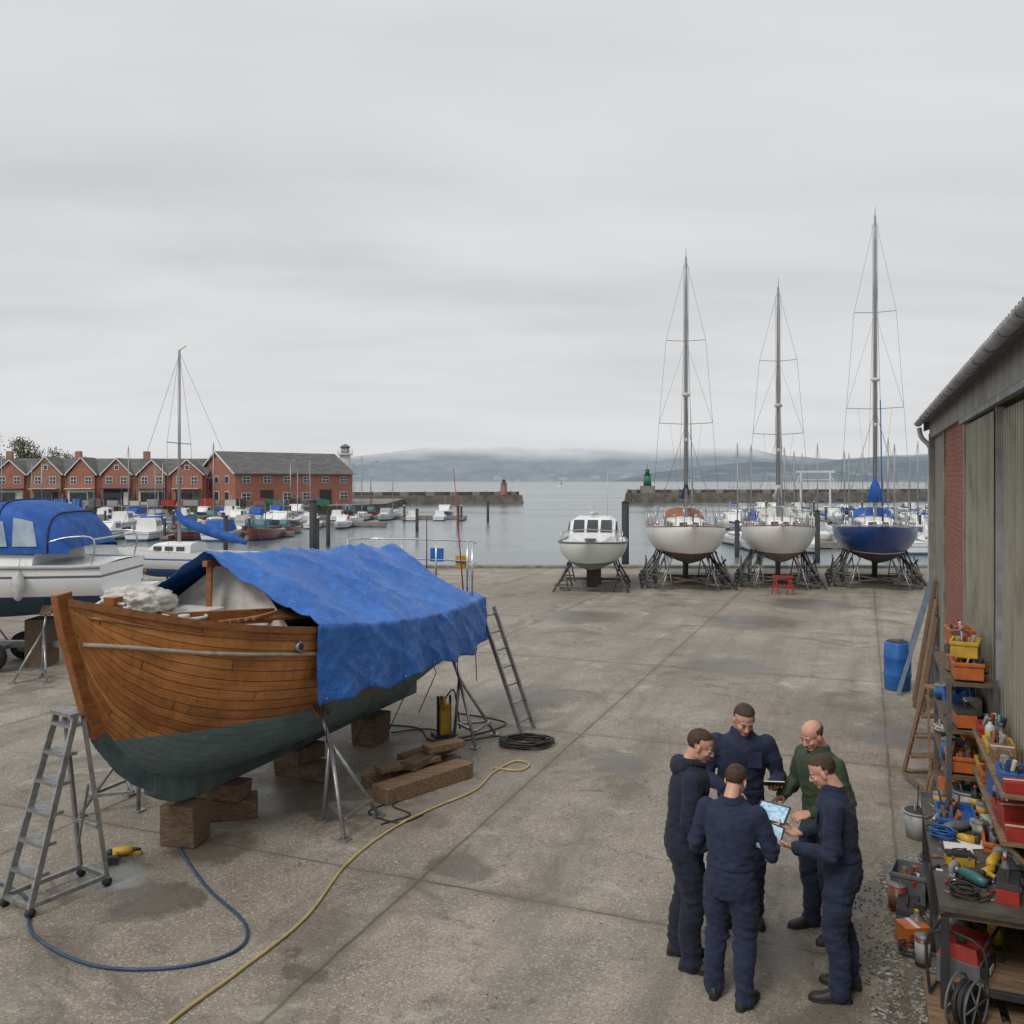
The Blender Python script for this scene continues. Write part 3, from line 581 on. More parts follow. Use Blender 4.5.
    m.tube([(mx,0,mastz),(mx,0,mastz+.35)],.010,wire,4); m.box((mx-.2,0,mastz+.08),(.4,.02,.02),alu)
    s1=mz0+(mastz-mz0)*.36; s2=mz0+(mastz-mz0)*.68
    for sg in(-1,1):
        m.beam((mx,0,s1),(mx-.1,sg*B*.34,s1+.06),.05,.025,alu); m.beam((mx,0,s2),(mx-.08,sg*B*.25,s2+.05),.045,.02,alu)
        m.tube([(mx-.15,sg*B*.44,zs+.1),(mx-.1,sg*B*.34,s1+.06),(mx-.08,sg*B*.25,s2+.05),(mx,0,mastz-.05)],.006,wire,4)
        m.tube([(mx+.3,sg*B*.42,zs+.1),(mx,0,s1-.02)],.006,wire,4); m.tube([(mx-.5,sg*B*.42,zs+.1),(mx,0,s1-.02)],.006,wire,4)
        m.tube([(mx-.1,sg*B*.34,s1+.06),(mx,0,s2)],.005,wire,4)
        m.tube([(mx-.05,sg*.07,zs+.6),(mx-.02,sg*.1,mastz-.3)],.006,wire,4)
        m.tube([(mx-.04,sg*.16,zs+.6),(mx-.09,sg*B*.2,s1+.05)],.004,wire,4)
        m.tube([(-L/2+.1,sg*B*.28,zs+.1),(-L/2+1.4,0,zs+2.6)],.005,wire,4)
    m.tube([(-L/2+1.4,0,zs+2.6),(mx,0,mastz-.05)],.006,wire,4)
    m.tube([(bx-.05,0,bz+.05),(mx,0,mastz-.1)],.010,wire,5)
    m.tube([(bx-.5,.0,bz+.15),(bx*.62+mx*.38,0,bz*.62+mastz*.38)],[.03,.02],coverm if cover=='mast' else lgrey,6)
    m.tube([(bx-1.6,0,bz+.05),(mx,0,s2)],.006,wire,4); m.ell((mx+.08,0,s1-.6),(.05,.05,.08),whitep,8,6)
    m.ell((mx+.12,0,s1+1.1),(.16,.16,.09),whitep,10,7)
    bt=zs+1.15
    m.tube([(mx-.08,0,bt),(-L*.37,0,bt+.05)],.05,alu,8)
    if cover=='boom':
        m.tube([(mx+.02,0,bt+.6),(mx-.06,0,bt+.3),(mx-.7,0,bt+.16),(-L*.36,0,bt+.1)],[.07,.14,.14,.09],coverm,10)
    else:
        m.tube([(mx+.05,0,bt+.85),(mx+.02,0,bt+.55),(mx-.0,0,bt+.15),(mx-.8,0,bt+.14),(-L*.36,0,bt+.1)],[.05,.17,.27,.2,.1],coverm,10)
    m.obj('mast_and_rigging',parent=e)
    c=MB(); cm=cradlem or standm
    for x in(-2.2,-.9,.5,1.9):
        for sg in(-1,1):
            stand(c,(x,sg*B*.32,1.28+.1*(x>1)),(x,sg*B*.50,0),cm,w=.30,rt=.032)
    for x in(2.35,-1.5):
        for sg in(-1,1): stand(c,(x,sg*B*.20,1.22),(x+.1,sg*B*.30,0),steel,w=.24,rt=.024)
    for sg in(-1,1):
        c.beam((1.95,sg*B*.50,.35),(-.9,sg*B*.50,.95),.05,.05,cm); c.beam((-2.2,sg*B*.5,.35),(.5,sg*B*.50,.95),.05,.05,cm)
    c.beam((2.1,-B*.5,.55),(2.1,B*.5,.12),.05,.05,cm); c.beam((2.12,B*.5,.55),(2.12,-B*.5,.12),.05,.05,cm)
    c.box((.2,0,keelz-.07),(.9,.4,.14),oakblock); c.box((.6,0,.08),(.3,1.3,.14),oakblock); c.box((-.4,0,.08),(.3,1.3,.14),oakblock)
    c.beam((1.9,-B*.5,.1),(1.9,B*.5,.1),.09,.09,cm); c.beam((-1.6,-B*.5,.1),(-1.6,B*.5,.1),.09,.09,cm)
    c.beam((1.9,-B*.5,.1),(-1.6,-B*.5,.1),.09,.09,cm); c.beam((1.9,B*.5,.1),(-1.6,B*.5,.1),.09,.09,cm)
    if extra: extra(c)
    c.obj('cradle',parent=e)
    return e
hpA=hullpaint('white_hull_red_boot',(.84,.84,.82),(.30,.06,.05),(.09,.085,.085),1.34,1.39)
hpB=hullpaint('white_hull_dark_boot',(.83,.82,.79),(.28,.09,.07),(.24,.22,.20),1.30,1.34)
hpC=hullpaint('blue_hull',(.018,.055,.21),(.6,.6,.58),(.06,.055,.055),1.34,1.38)
hpM=hullpaint('motorboat_hull',(.70,.75,.71),(.10,.2,.26),(.28,.29,.27),1.0,1.08)
hpL=hullpaint('cruiser_hull',(.80,.81,.81),(.02,.05,.13),(.03,.085,.10),1.50,1.60,1.98,(.12,.14,.18))
yacht('sailing_yacht',(6.65,34.6,0),R(-97),8.7,2.95,hpA,12.35,orangecan,navycan)
def sawh(c):
    for x in(4.0,): 
        for y in(-.25,.25): c.beam((x,y-.12,0),(x,y,.6),.05,.05,red); c.beam((x,y+.12,0),(x,y,.6),.05,.05,red)
        c.box((x,0,.62),(.1,.7,.08),red); c.box((x,0,.3),(.05,.6,.05),red)
yacht('sailing_yacht',(10.3,34.9,0),R(-104),8.2,2.75,hpB,11.3,clothwhite,clothwhite,extra=sawh)
yacht('sailing_yacht',(14.0,34.8,0),R(-108),9.0,3.0,hpC,14.0,bluecan,bluecan,cover='mast')
def motorboat(name,loc,heading,L,B,hp,zk=.75,zs=1.6,stands=True):
    e=empty(name,loc,heading); h=MB(); st=stations(L,B,zk,zs,bowrise=.25,tr=.9,chine=True,zt=.05); hull(h,st,hp,white_gel,transom=hp); h.obj('hull',parent=e)
    d=MB()
    for sg in(-1,1): d.tube([(x,sg*hb*1.0,z) for x,hb,z,_,_,_ in st],.035,greyp,6)
    def ring(x,w,h,z0=zs): return [V((x,-w,z0)),V((x,-w*.9,z0+h*.85)),V((x,-w*.65,z0+h)),V((x,w*.65,z0+h)),V((x,w*.9,z0+h*.85)),V((x,w,z0))]
    d.loft([ring(L*.36,.25,.12),ring(L*.12,.75,.38),ring(-.05,B*.36,.42)],white_gel,closed=True,sm=False)
    d.loft([ring(L*.10,B*.36,.42),ring(L*.0,B*.37,.95),ring(-L*.2,B*.37,.98)],white_gel,closed=True,sm=False)
    for k in(-1,0,1):
        d.a([(L*.095+.03,k*.5-.21,zs+.47),(L*.095+.03,k*.5+.21,zs+.47),(L*.01+.03,k*.5+.19,zs+.88),(L*.01+.03,k*.5-.19,zs+.88)],[(0,1,2,3)],glass)
    for sg in(-1,1):
        d.a([(L*.06,sg*(B*.365+.01),zs+.42),(-L*.17,sg*(B*.365+.01),zs+.42),(-L*.17,sg*(B*.34+.02),zs+.8),(L*.01,sg*(B*.34+.02),zs+.8)],[(0,1,2,3)],glass)
    d.box((-L*.35,0,zs+.06),(L*.26,B*.7,.1),dark); d.box((-L*.49,0,zs+.15),(.35,.4,.7),black)
    d.tube([(-.3,0,zs+.98),(-.3,0,zs+1.7)],.02,whitep,6); d.ell((-.6,0,zs+1.1),(.2,.2,.08),whitep)
    d.box((L*.28,0,zs+.29),(.4,.4,.04),glass); d.tube([(-.8,.5,zs+.98),(-1.0,.5,zs+2.6)],.01,whitep,5)
    for sg in(-1,1):
        pp=smooth([(.4,sg*B*.42,zs+.05),(.5,sg*B*.42,zs+.45),(L*.36,sg*.5,zs+.62),(L*.49,0,zs+.7)],5); d.tube(pp,.016,chrome,5)
        for x,w in((1.2,.44),(2.1,.33)): d.tube([(x,sg*B*w,zs+.05),(x,sg*B*w,zs+.55)],.013,chrome,5)
    d.obj('superstructure',parent=e)
    if stands:
        c=MB()
        for x in(-1.8,-.2,1.4):
            for sg in(-1,1): stand(c,(x,sg*B*.32,zk+.3),(x,sg*B*.44,0),standm,w=.28,rt=.03)
        c.box((-1,0,.37),(.4,.5,.74),oakblock); c.box((1.0,0,.37),(.3,.35,.74),dark)
        c.beam((1.4,-B*.45,.1),(1.4,B*.45,.1),.09,.09,standm); c.beam((-1.8,-B*.45,.1),(-1.8,B*.45,.1),.09,.09,standm); c.obj('cradle',parent=e)
    return e
motorboat('motor_boat',(3.0,33.3,0),R(-98),6.6,2.5,hpM)

def cruiser(loc,heading):
    e=empty('cabin_cruiser',loc,heading); L,B=9.4,3.1; zk,zs=1.0,2.2
    h=MB(); st=stations(L,B,zk,zs,bowrise=.55,tr=.80,chine=True,zt=.25); hull(h,st,hpL,white_gel,transom=hpL); h.obj('hull',parent=e)
    d=MB()
    for sg in(-1,1): d.tube([(x,sg*hb*1.005,z-.05) for x,hb,z,_,_,_ in st],.035,lgrey,6)
    d.box((-L/2-.2,0,1.62),(.5,B*.65,.08),white_gel)
    def ring(x,w,h,z0): return [V((x,-w,z0)),V((x,-w*.93,z0+h*.8)),V((x,-w*.8,z0+h)),V((x,w*.8,z0+h)),V((x,w*.93,z0+h*.8)),V((x,w,z0))]
    d.loft([ring(-L*.36,B*.42,.32,zs-.02),ring(0,B*.42,.45,zs),ring(1.3,B*.36,.45,zs+.1),ring(3.0,B*.2,.2,zs+.25)],white_gel,closed=True,sm=False)
    for sg in(-1,1):
        d.a([(-2.6,sg*(B*.42+.012),zs+.07),(-.2,sg*(B*.42+.012),zs+.12),(-.4,sg*(B*.39+.03),zs+.34),(-2.6,sg*(B*.39+.03),zs+.26)],[(0,1,2,3)],glass)
    d.obj('superstructure',parent=e)
    cv=MB(); rg=[]
    prof=[(-4.1,.10,.90),(-3.95,.50,.92),(-3.7,.80,.93),(-3.3,.98,.93),(-2.7,1.06,.92),(-2.35,1.02,.90)]
    def arch(x,hh,k,z0): return [V((x,B*.455*k*math.copysign(abs(math.cos(a))**.45,math.cos(a)),z0+hh*max(0,math.sin(a))**.55)) for a in [math.pi*i/16 for i in range(17)]]
    for x,hh,k in prof: rg.append(arch(x,hh,k,zs+.27))
    cv.loft(rg,bluecan,closed=False,flip=True)
    rg2=[arch(x,hh,k,zs+.30) for x,hh,k in((-2.37,.98,.89),(-1.8,.88,.87),(-1.1,.55,.85),(-.5,.15,.82))]
    cv.loft(rg2,pm('clear_vinyl',(.36,.45,.54),(.5,.58,.64),rough=.12,scale=3,bump=.1,dirt=.1),closed=False,flip=True)
    for i in(0,1,3,5,8,11,13,15,16): cv.tube([r[i] for r in rg2],.03,bluecan if i in(0,1,3,13,15,16) else whitep,5)
    for rr_ in rg2[1:3]: cv.tube(rr_,.03,bluecan,5)
    vin=pm('clear_side_panel',(.22,.30,.42),(.40,.48,.56),rough=.1,scale=2.5,bump=.3,dirt=.05)
    for sg in(-1,1):
        for xa,xb in((-3.5,-3.02),(-2.92,-2.45)):
            y=B*.455*.93; cv.a([(xa,sg*(y+.012),zs+.42),(xb,sg*(y+.012),zs+.42),(xb,sg*(y*.95+.03),zs+1.0),(xa+.1,sg*(y*.95+.03),zs+.92)],[(0,1,2,3)],vin)
    for ix in(2,4,5): cv.tube([p+V((0,0,.012)) for p in rg[ix]],.018,navycan,5)
    cv.obj('canopy',parent=e)
    r=MB()
    for sg in(-1,1):
        r.tube(smooth([(-4.5,sg*B*.38,zs),(-4.55,sg*B*.38,zs+.55),(-4.1,sg*B*.40,zs+.6),(-3.7,sg*B*.42,zs+.5)],4),.018,chrome,6)
        pts=[(x,sg*hb*.9,z+.55) for x,hb,z,_,_,_ in st[9:18]]; r.tube(pts,.016,chrome,5)
        for x,hb,z,_,_,_ in st[9:18:2]: r.tube([(x,sg*hb*.92,z),(x,sg*hb*.9,z+.55)],.013,chrome,5)
    r.tube([(-4.55,-B*.38,zs+.55),(-4.55,B*.38,zs+.55)],.018,chrome,6); r.tube([(-4.55,-B*.38,zs+.3),(-4.55,B*.38,zs+.3)],.014,chrome,6)
    for sg in(-1,1): r.ell((-3.2,sg*(B*.47),zs-.35),(.13,.12,.3),whitep,12,10); r.tube([(-3.2,sg*B*.47,zs-.1),(-3.2,sg*B*.44,zs+.2)],.012,clothwhite,5)
    r.obj('rails_and_fenders',parent=e)
    c=MB()
    for x in(-3.6,-1.2,1.4):
        for sg in(-1,1): stand(c,(x,sg*B*.36,1.32),(x,sg*B*.52,0),steel)
    for x in(-3.,0,2.4): c.box((x,0,.5),(.45,.6,1.),oakblock)
    for y in(-.75,.75):
        c.tube([(-2.3,y-.1,.3),(-2.3,y+.1,.3)],.3,black,20); c.tube([(-2.3,y-.11,.3),(-2.3,y+.11,.3)],.15,lgrey,14)
    c.beam((-4.4,0,.45),(2.5,0,.45),.14,.14,steel); c.beam((-2.3,-.7,.4),(-2.3,.7,.4),.08,.08,steel); c.obj('trailer_and_stands',parent=e)
cruiser((-13.05,19.1,0),R(183))

def sloop(loc,heading):
    e=empty('sailing_dinghy_cruiser',loc,heading); L,B=5.4,2.0
    hp=hullpaint('sloop_hull',(.74,.75,.76),(.03,.1,.35),(.03,.12,.28),.9,1.0,1.3,(.03,.12,.4))
    h=MB(); st=stations(L,B,.65,1.45,bowrise=.2); hull(h,st,hp,deckm,transom=hp); h.box((0,0,.45),(1.3,.12,.7),hp); h.obj('hull',parent=e)
    d=MB(); cabin(d,-.3,L*.28,.6,.35,1.5,.34,white_gel)
    d.tube([(.4,0,1.6),(.4,0,8.35)],[.06,.045],alu,8); d.beam((.4,-.8,5.2),(.4,.8,5.2),.04,.03,alu)
    for sg in(-1,1): d.tube([(.3,sg*.9,1.5),(.4,sg*.8,5.2),(.4,0,8.3)],.007,wire,4)
    d.tube([(L/2,0,1.7),(.4,0,8.2)],.008,wire,4); d.tube([(-L/2,0,1.6),(.4,0,8.3)],.007,wire,4); d.tube([(.4,0,8.35),(.15,0,8.5)],.02,whitep,5)
    pts=smooth([(.45,0,2.95),(.32,0,2.65),(-.1,0,2.42),(-.9,0,2.15),(-2.0,0,1.85)],4)
    d.tube(pts,[.05+.12*min(1,i/6)-(.08 if i>14 else 0) for i in range(len(pts))],bluecan,8)
    d.obj('cabin_and_rig',parent=e)
    c=MB()
    for x in(-1.3,1.3):
        for sg in(-1,1): stand(c,(x,sg*.65,.95),(x,sg*1.1,0))
    c.obj('stands',parent=e)
sloop((-10.9,30.5,0),R(172))

# ---------------------------------------------------------------- wooden boat
sheer=[(0,2.81),(.5,2.65),(1,2.50),(2,2.31),(3.3,2.14),(5,2.02),(7,1.98)]
beam=[(0,.035),(.15,.15),(.4,.36),(1,.77),(2,1.18),(3.3,1.38),(5,1.40),(6.2,1.30),(7,1.16)]
keel=[(0,2.70),(.06,2.50),(.14,2.27),(.28,1.80),(.45,1.42),(.75,1.05),(1.1,.82),(1.63,.64),(2.5,.57),(4.5,.56),(5.6,.62),(7,.86)]
wb=empty('wooden_boat',(-4.19,8.37,0),math.atan2(UY,UX))
def wsec(s):
    zk=interp(keel,s) if s<1.2 else cinterp(keel,s)
    return cinterp(beam,s),zk,cinterp(sheer,s)
def wpt(s,a,sg=-1,off=0):
    hb,zk,zs=wsec(s); p=.80+.62*max(0,1-s/2.6)+.12*max(0,(s-5)/2); q=.55
    y=hb*math.sin(a*math.pi/2)**p; z=zk+(zs-zk)*((1-q)*(1-math.cos(a*math.pi/2))+q*a)
    return V((s,sg*(y+off),z))
def afor(s,dz):
    hb,zk,zs=wsec(s); 
    for k in range(400):
        a=1-k/400
        if wpt(s,a).z<=zs-dz: return a
    return 0
SS=[0,.03,.06,.1,.14,.2,.28,.36,.45,.6,.75,.92,1.1,1.35,1.63,2,2.4,2.9,3.4,4,4.6,5.2,5.8,6.4,6.7,7.0]
h=MB(); nb=18; rings=[];uvs=[]
for s in SS:
    row=[];ur=[]
    for k in range(-nb,nb+1): row.append(wpt(s,abs(k)/nb,1 if k>0 else -1)); ur.append((s,abs(k)/nb))
    rings.append(row);uvs.append(ur)
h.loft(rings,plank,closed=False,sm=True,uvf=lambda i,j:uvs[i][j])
h.a([p+V((.0,0,0)) for p in rings[-1]],[tuple(range(2*nb+1))],plank,uv=[(p.y,p.z*.5) for p in rings[-1]])
h.obj('planked_hull',parent=wb)
kt=MB()
tealk=pm('antifouled_keel',(.12,.18,.19),(.06,.09,.10),rough=.8,scale=4,dirt=.6)
rg=[]
for s in [1.1,1.3,1.5,1.75,2.5,4,5.5,7.0]:
    z0={1.1:.66,1.3:.54,1.5:.47}.get(s,.44); z1=wsec(s)[1]+.10; rg.append([V((s,-.07,z0)),V((s,.07,z0)),V((s,.08,z1)),V((s,-.08,z1))])
kt.loft(rg,tealk,sm=False)
def stemseg(pts,mat):
    rg=[]
    for i,(s,z) in enumerate(pts):
        a=V(pts[max(i-1,0)]);b=V(pts[min(i+1,len(pts)-1)]); t=(b-a).normalized(); n=V((-t.y,t.x)) 
        if n.x>0: n=-n
        o=V((s,z))+n*.07; q=V((s,z))-n*.09
        rg.append([V((o.x,-.045,o.y)),V((o.x,.045,o.y)),V((q.x,.06,q.y)),V((q.x,-.06,q.y))])
    kt.loft(rg,mat,sm=False)
stemseg([(-.02,2.90),(0,2.78),(.06,2.50),(.14,2.27),(.28,1.80),(.43,1.46)],teak)
stemseg([(.43,1.46),(.48,1.38),(.75,1.05),(.95,.88),(1.15,.76)],tealk)
kt.obj('keel_and_stem',parent=wb,bev=.01)
t=MB()
S2=[0.02,.15,.4,.7,1,1.5,2,2.6,3.3,4,5,6,7.0]
railm=pm('capping_rail',(.30,.13,.05),(.17,.075,.03),rough=.45,scale=4,st=(1,5,5),dirt=.3)
ropem=pm('rubbing_strake',(.42,.37,.29),(.27,.23,.18),rough=.8,scale=10,dirt=.5)
S3=[.16,.3,.45,.7,1,1.5,2,2.6,3.3,4,5,6,7.0]
for sg in(-1,1):
    rr=[]
    for s in S2:
        p=wpt(s,1,sg); i=V((0,-sg,0)); rr.append([p-i*.04+V((0,0,-.03)),p-i*.04+V((0,0,.04)),p+i*.07+V((0,0,.04)),p+i*.07+V((0,0,-.03))])
    t.loft(rr,railm,sm=False)
    t.tube([wpt(s,afor(s,.25+.14*math.exp(-s/.7)),sg,.012) for s in S3],.021,ropem,8)
    t.tube([wpt(s,afor(s,.10),sg,.01) for s in S3],.014,railm,6)
dk=[]
for s in [0.05,.2,.5,1,1.5,2,3,4,5,6,6.98]:
    hb,_,zs=wsec(s); dk.append([V((s,hb*.97*q,zs-.09+.05*(1-q*q))) for q in(-1,-.5,0,.5,1)])
t.loft(dk,pm('painted_deck',(.42,.41,.37),(.30,.29,.26),rough=.6,scale=5,dirt=.5),closed=False,sm=True,flip=True)
t.obj('rails_and_deck',parent=wb)
c=MB()
c.box((3.3,0,2.40),(1.7,1.15,.40),cream,tp=.96); c.box((3.3,0,2.615),(1.8,1.2,.04),white_gel)
for sg in(-1,1): c.beam((1.15,sg*.35,2.50),(2.45,sg*.75,2.40),.05,.16,teak)
c.beam((1.15,-.35,2.50),(1.15,.35,2.50),.05,.15,teak)
for y in(-.35,0,.35): c.box((2.44,y,2.44),(.03,.24,.18),glass)
c.box((1.75,0.1,2.42),(.7,.7,.10),teak); c.box((1.75,.1,2.49),(.6,.6,.04),white_gel)
# white canvas screen closing the mouth of the tarp
c.loft([[V((2.22,-.95+.19*j,2.28)) for j in range(11)],[V((2.28+.03*math.sin(j*2.1),(-.66+.132*j),2.58)) for j in range(11)],[V((2.36,-.14+.028*j,2.96)) for j in range(11)]],clothwhite,closed=False)
c.beam((2.02,.0,2.4),(2.06,.02,3.03),.06,.07,teak)
c.beam((1.95,0,3.00),(6.3,0,2.78),.07,.07,teak)
for s in(3.6,5.2,6.2): 
    for sg in(-1,1): c.beam((s,0,2.92-.04*s/2),(s,sg*1.22,2.08),.05,.05,teak)
c.box((.62,0,2.66),(.13,.13,.26),teak); c.tube([(.62,-.16,2.72),(.62,.16,2.72)],.022,steel,8)
for q in range(5): c.beam((1.3+q*.08,-.75-.04*q,2.48),(2.5,-.95+.05*q,2.38+.02*q),.06,.035,oldwood if q%2 else teak)
c.tube(smooth([(.95,-.45,2.53),(1.3,-.55,2.52),(1.5,-.3,2.52),(1.2,-.1,2.54),(1.0,-.35,2.56)],6),.018,clothwhite,6)
c.tube(smooth([(.5,.1,2.66),(.7,.25,2.62),(.9,.0,2.58),(.75,-.2,2.6),(.6,.05,2.64)],6),.016,ropem,6)
c.cyl((1.05,-.5,2.48),.06,.1,whitep,12)
pz=wpt(2.05,afor(2.05,.17),-1,.01); c.tube([pz+V((0,.03,0)),pz+V((0,-.03,0))],.06,steel,16); c.tube([pz+V((0,-.025,0)),pz+V((0,-.036,0))],.04,dark,16)
c.obj('cabin_and_fittings',parent=wb,bev=.006)
b=MB(); 
def crum(p): return p*(1+.24*noise.noise(p*6)+.20*(1-abs(noise.noise(p*13)))**4-.1)
b.ell((1.15,.22,2.64),(.44,.33,.19),clothwhite,60,40,fn=crum); b.ell((1.55,.48,2.58),(.34,.26,.15),clothwhite,44,30,fn=lambda p:crum(p+V((.3,0,0)))-V((.3,0,0))); b.obj('bundled_cloth',parent=wb)
g=MB(); NS,NT=140,100; rows=[]
for i in range(NS+1):
    s0=1.95+(7.12-1.95)*i/NS; row=[]
    for j in range(NT+1):
        tt=-1+2*j/NT; sg=-1 if tt<0 else 1; q=abs(tt)
        fw=.30*(min(1,q/.62))**1.2*(1-i/NS)**3
        s=s0+ (fw if sg<0 else -fw*.6)
        hb,_,zs=wsec(min(7,s)); zr=3.12-.045*(s-2); 
        sag=.04*math.sin(math.pi*(((s-2)/1.6)%1)); zr-=sag
        e1=min(1,max(0,(s0-6.35)/.77)); zr=zr*(1-e1**1.4)+(zs+.16)*e1**1.4
        gy=hb+.06
        if q<.62:
            u=q/.62; y=gy*u; z=zr+(zs+.07-zr)*(u**1.12)-.07*math.sin(math.pi*u)*(.5+.5*math.sin(s*3.9+.6))*(1-e1)
        else:
            u=(q-.62)/.38; dl=.78+.045*math.sin(s*2.3)+.03*math.sin(s*7.1+1)-.10*(i/NS); 
            y=gy+.04*u+.03*math.sin(s*9+tt*4+2*noise.noise(V((s,0,3))))*u; z=zs+.07-dl*u
            if i<NS*.14 and sg<0: z-=.20*u*(1-i/(NS*.14))
        nz=noise.noise(V((s*1.6,tt*3,1)))*.045+noise.noise(V((s*4+tt*3,tt*6-s,5)))*.020+noise.noise(V((s*11,tt*14,2)))*.007
        fold=(1-abs(noise.noise(V((s*2.2+tt*5,tt*1.2-s*.6,9)))))**7*.045+(1-abs(noise.noise(V((s*3.1-tt*7,tt*2.2+s*.5,4)))))**10*.02
        z+=(nz+fold)*(1 if q<.6 else .2); y+= (nz*.9+fold*.6)*(0 if q<.6 else 1)
        row.append(V((s,sg*max(0,y) if q>0 else 0,z)))
    rows.append(row)
g.loft(rows,tarp,closed=False,sm=True,uvf=lambda i,j:(i/NS*5.2,j/NT))
fl=[]
for i in range(13):
    u=i/12; fl.append([V((7.12+.05*u+.03*math.sin(j*.7+u*3)*u,rows[-1][j].y,rows[-1][j].z-(.0 if rows[-1][j].z<1.6 else min(.5,rows[-1][j].z-1.45))*u)) for j in range(NT+1)])
g.loft(fl,tarp,closed=False,sm=True)
go=g.obj('tarpaulin',parent=wb)
sm_=go.modifiers.new('s','SOLIDIFY'); sm_.thickness=.006
rp=MB()
for i in(4,28,50,75,99,120):
    p=rows[i][0]; rp.tube([p+V((0,.01,.04)),p+V((.02,-.03,-.1)),V((p.x+.05,p.y+.25,.75))] if i in(28,50,75) else [p+V((0,.01,.04)),p+V((0.02,0,-.45))],.007,black,5)
    rp.ell(p+V((0,-.012,.05)),(.02,.01,.02),steel,8,6)
rp.obj('tie_ropes',parent=wb)
r=MB()
for z in(.62,.95): r.tube(smooth([(6.75,-1.18,2+z),(7.15,-1.05,2+z),(7.25,-.5,2+z),(7.25,.5,2+z),(7.15,1.0,2+z),(6.75,1.1,2+z)],5),.014,chrome,6)
for x,y in((6.75,-1.18),(7.18,-.9),(7.25,-.3),(7.25,.35),(7.15,1.0),(6.75,1.1)): r.tube([(x,y,1.95),(x,y,2.95)],.016,chrome,6)
r.tube([(7.05,-.9,2.),(7.4,-.55,4.15)],[.014,.006],red,6); r.tube([(7.1,-.2,2.),(7.3,-.1,3.3)],[.014,.008],black,6)
r.box((7.28,-.3,2.7),(.06,.22,.22),bluep); r.box((7.3,-.75,2.6),(.08,.2,.2),yellow); r.obj('stern_rail',parent=wb)
def wbstand(s,sg,z,off):
    m=MB(); 
    best=min((abs(wpt(s,a/100,sg).z-z),a/100) for a in range(5,100))[1]; p=wpt(s,best,sg,.03)
    stand(m,p-V((0,0,.02)),(s,sg*(abs(p.y)+off),0),steel,w=.38,rt=.026)
    M=Matrix.Translation(V((-4.19,8.37,0)))@Matrix.Rotation(math.atan2(UY,UX),4,'Z')
    m.v=[M@v for v in m.v]
    m.obj('boat_jack_stand')
wbstand(2.62,-1,1.32,.35); wbstand(6.25,-1,1.30,.35); wbstand(2.1,1,1.35,.45); wbstand(5.8,1,1.3,.4)
def wbw(s,b,z=0): return V((-4.19+s*UX+b*UY, 8.37+s*UY-b*UX, z))
def block(p,d,rz,mat=oakblock,n='timber_keel_block'):
    m=MB(); m.box((0,0,d[2]/2),d,mat); 
    m.v=[v+V((random.uniform(-.02,.02),random.uniform(-.02,.02),0)) for v in m.v]
    return m.obj(n,p,rz,bev=.018)
block(wbw(1.6,.03),(.40,.36,.43),R(-10)); block(wbw(2.35,-.05),(.75,.35,.22),R(15)); block(wbw(2.35,-.05,.225),(.55,.32,.20),R(-15)); block(wbw(3.9,0),(.8,.3,.22),R(-20)); block(wbw(3.9,0,.225),(.5,.3,.2),R(60))
block(wbw(5.6,.02),(.4,.5,.43),R(-18))
m=MB(); 
def bm(p,q,w,hh,z,mt=oldwood): m.beam((p[0],p[1],z+hh/2),(q[0],q[1],z+hh/2),w,hh,mt)
bm((-1.62,11.0),(-.62,12.05),.30,.20,0); bm((-1.9,11.55),(-.75,12.5),.16,.14,0); bm((-1.35,11.6),(-.85,12.6),.24,.1,.205,oakblock); bm((-1.72,11.5),(-1.0,12.05),.2,.07,.205); bm((-1.5,12.1),(-1.0,12.75),.14,.1,.15,oakblock)
bm((-1.15,12.0),(-.7,12.35),.2,.09,.31)
m.obj('timber_offcut_pile',bev=.01)

# ---------------------------------------------------------------- hoses
def hose(name,pts,r,mat,z=None):
    m=MB(); m.tube(smooth([(x,y,(z or r)+.001) for x,y in pts],10),r,mat,8); return m.obj(name)
hose('air_hose',[(-2.75,5.6),(-2.48,6.54),(-2.2,7.18),(-1.86,8.08),(-1.70,9.2),(-1.38,10.1),(-.98,10.75),(-.48,11.4),(-.25,12.1),(.05,12.6),(.24,12.45),(.1,12.2),(-.25,12.3)],.015,yhose)
hose('water_hose',[(-3.95,11.4),(-4.05,10.6),(-3.6,9.7),(-2.95,8.7),(-2.38,8.0),(-2.3,7.55),(-2.7,7.27),(-3.4,7.3),(-4.15,7.8),(-4.6,8.5),(-5.3,8.9),(-6.5,9.2)],.014,bhose)
hose('power_cable',[(-1.5,10.3),(-1.2,10.6),(-1.45,10.9),(-1.25,11.2),(-1.7,10.7),(-1.3,10.35),(-1.05,10.6)],.010,black)
m=MB(); pts=[]
for k in range(150):
    a=k*.33; rr=.30+.05*math.sin(k*.21); pts.append((rr*math.cos(a)*1.15+.02*math.sin(k),rr*math.sin(a)*.9,.015+k*.0006+.01*abs(math.sin(k*.9))))
m.tube(pts,.013,black,6); m.tube(smooth([(.3,0,.02),(-.4,.4,.02),(-1.0,.2,.02),(-1.5,.8,.02),(-2.1,.6,.02)],8),.012,black,6); m.obj('coiled_hose',(.22,13.4,0))
hose('power_cable',[(-2.2,14.5),(-1.5,14.3),(-1.2,13.6),(-.6,13.9),(-.1,14.6),(-.9,15.2)],.011,black)
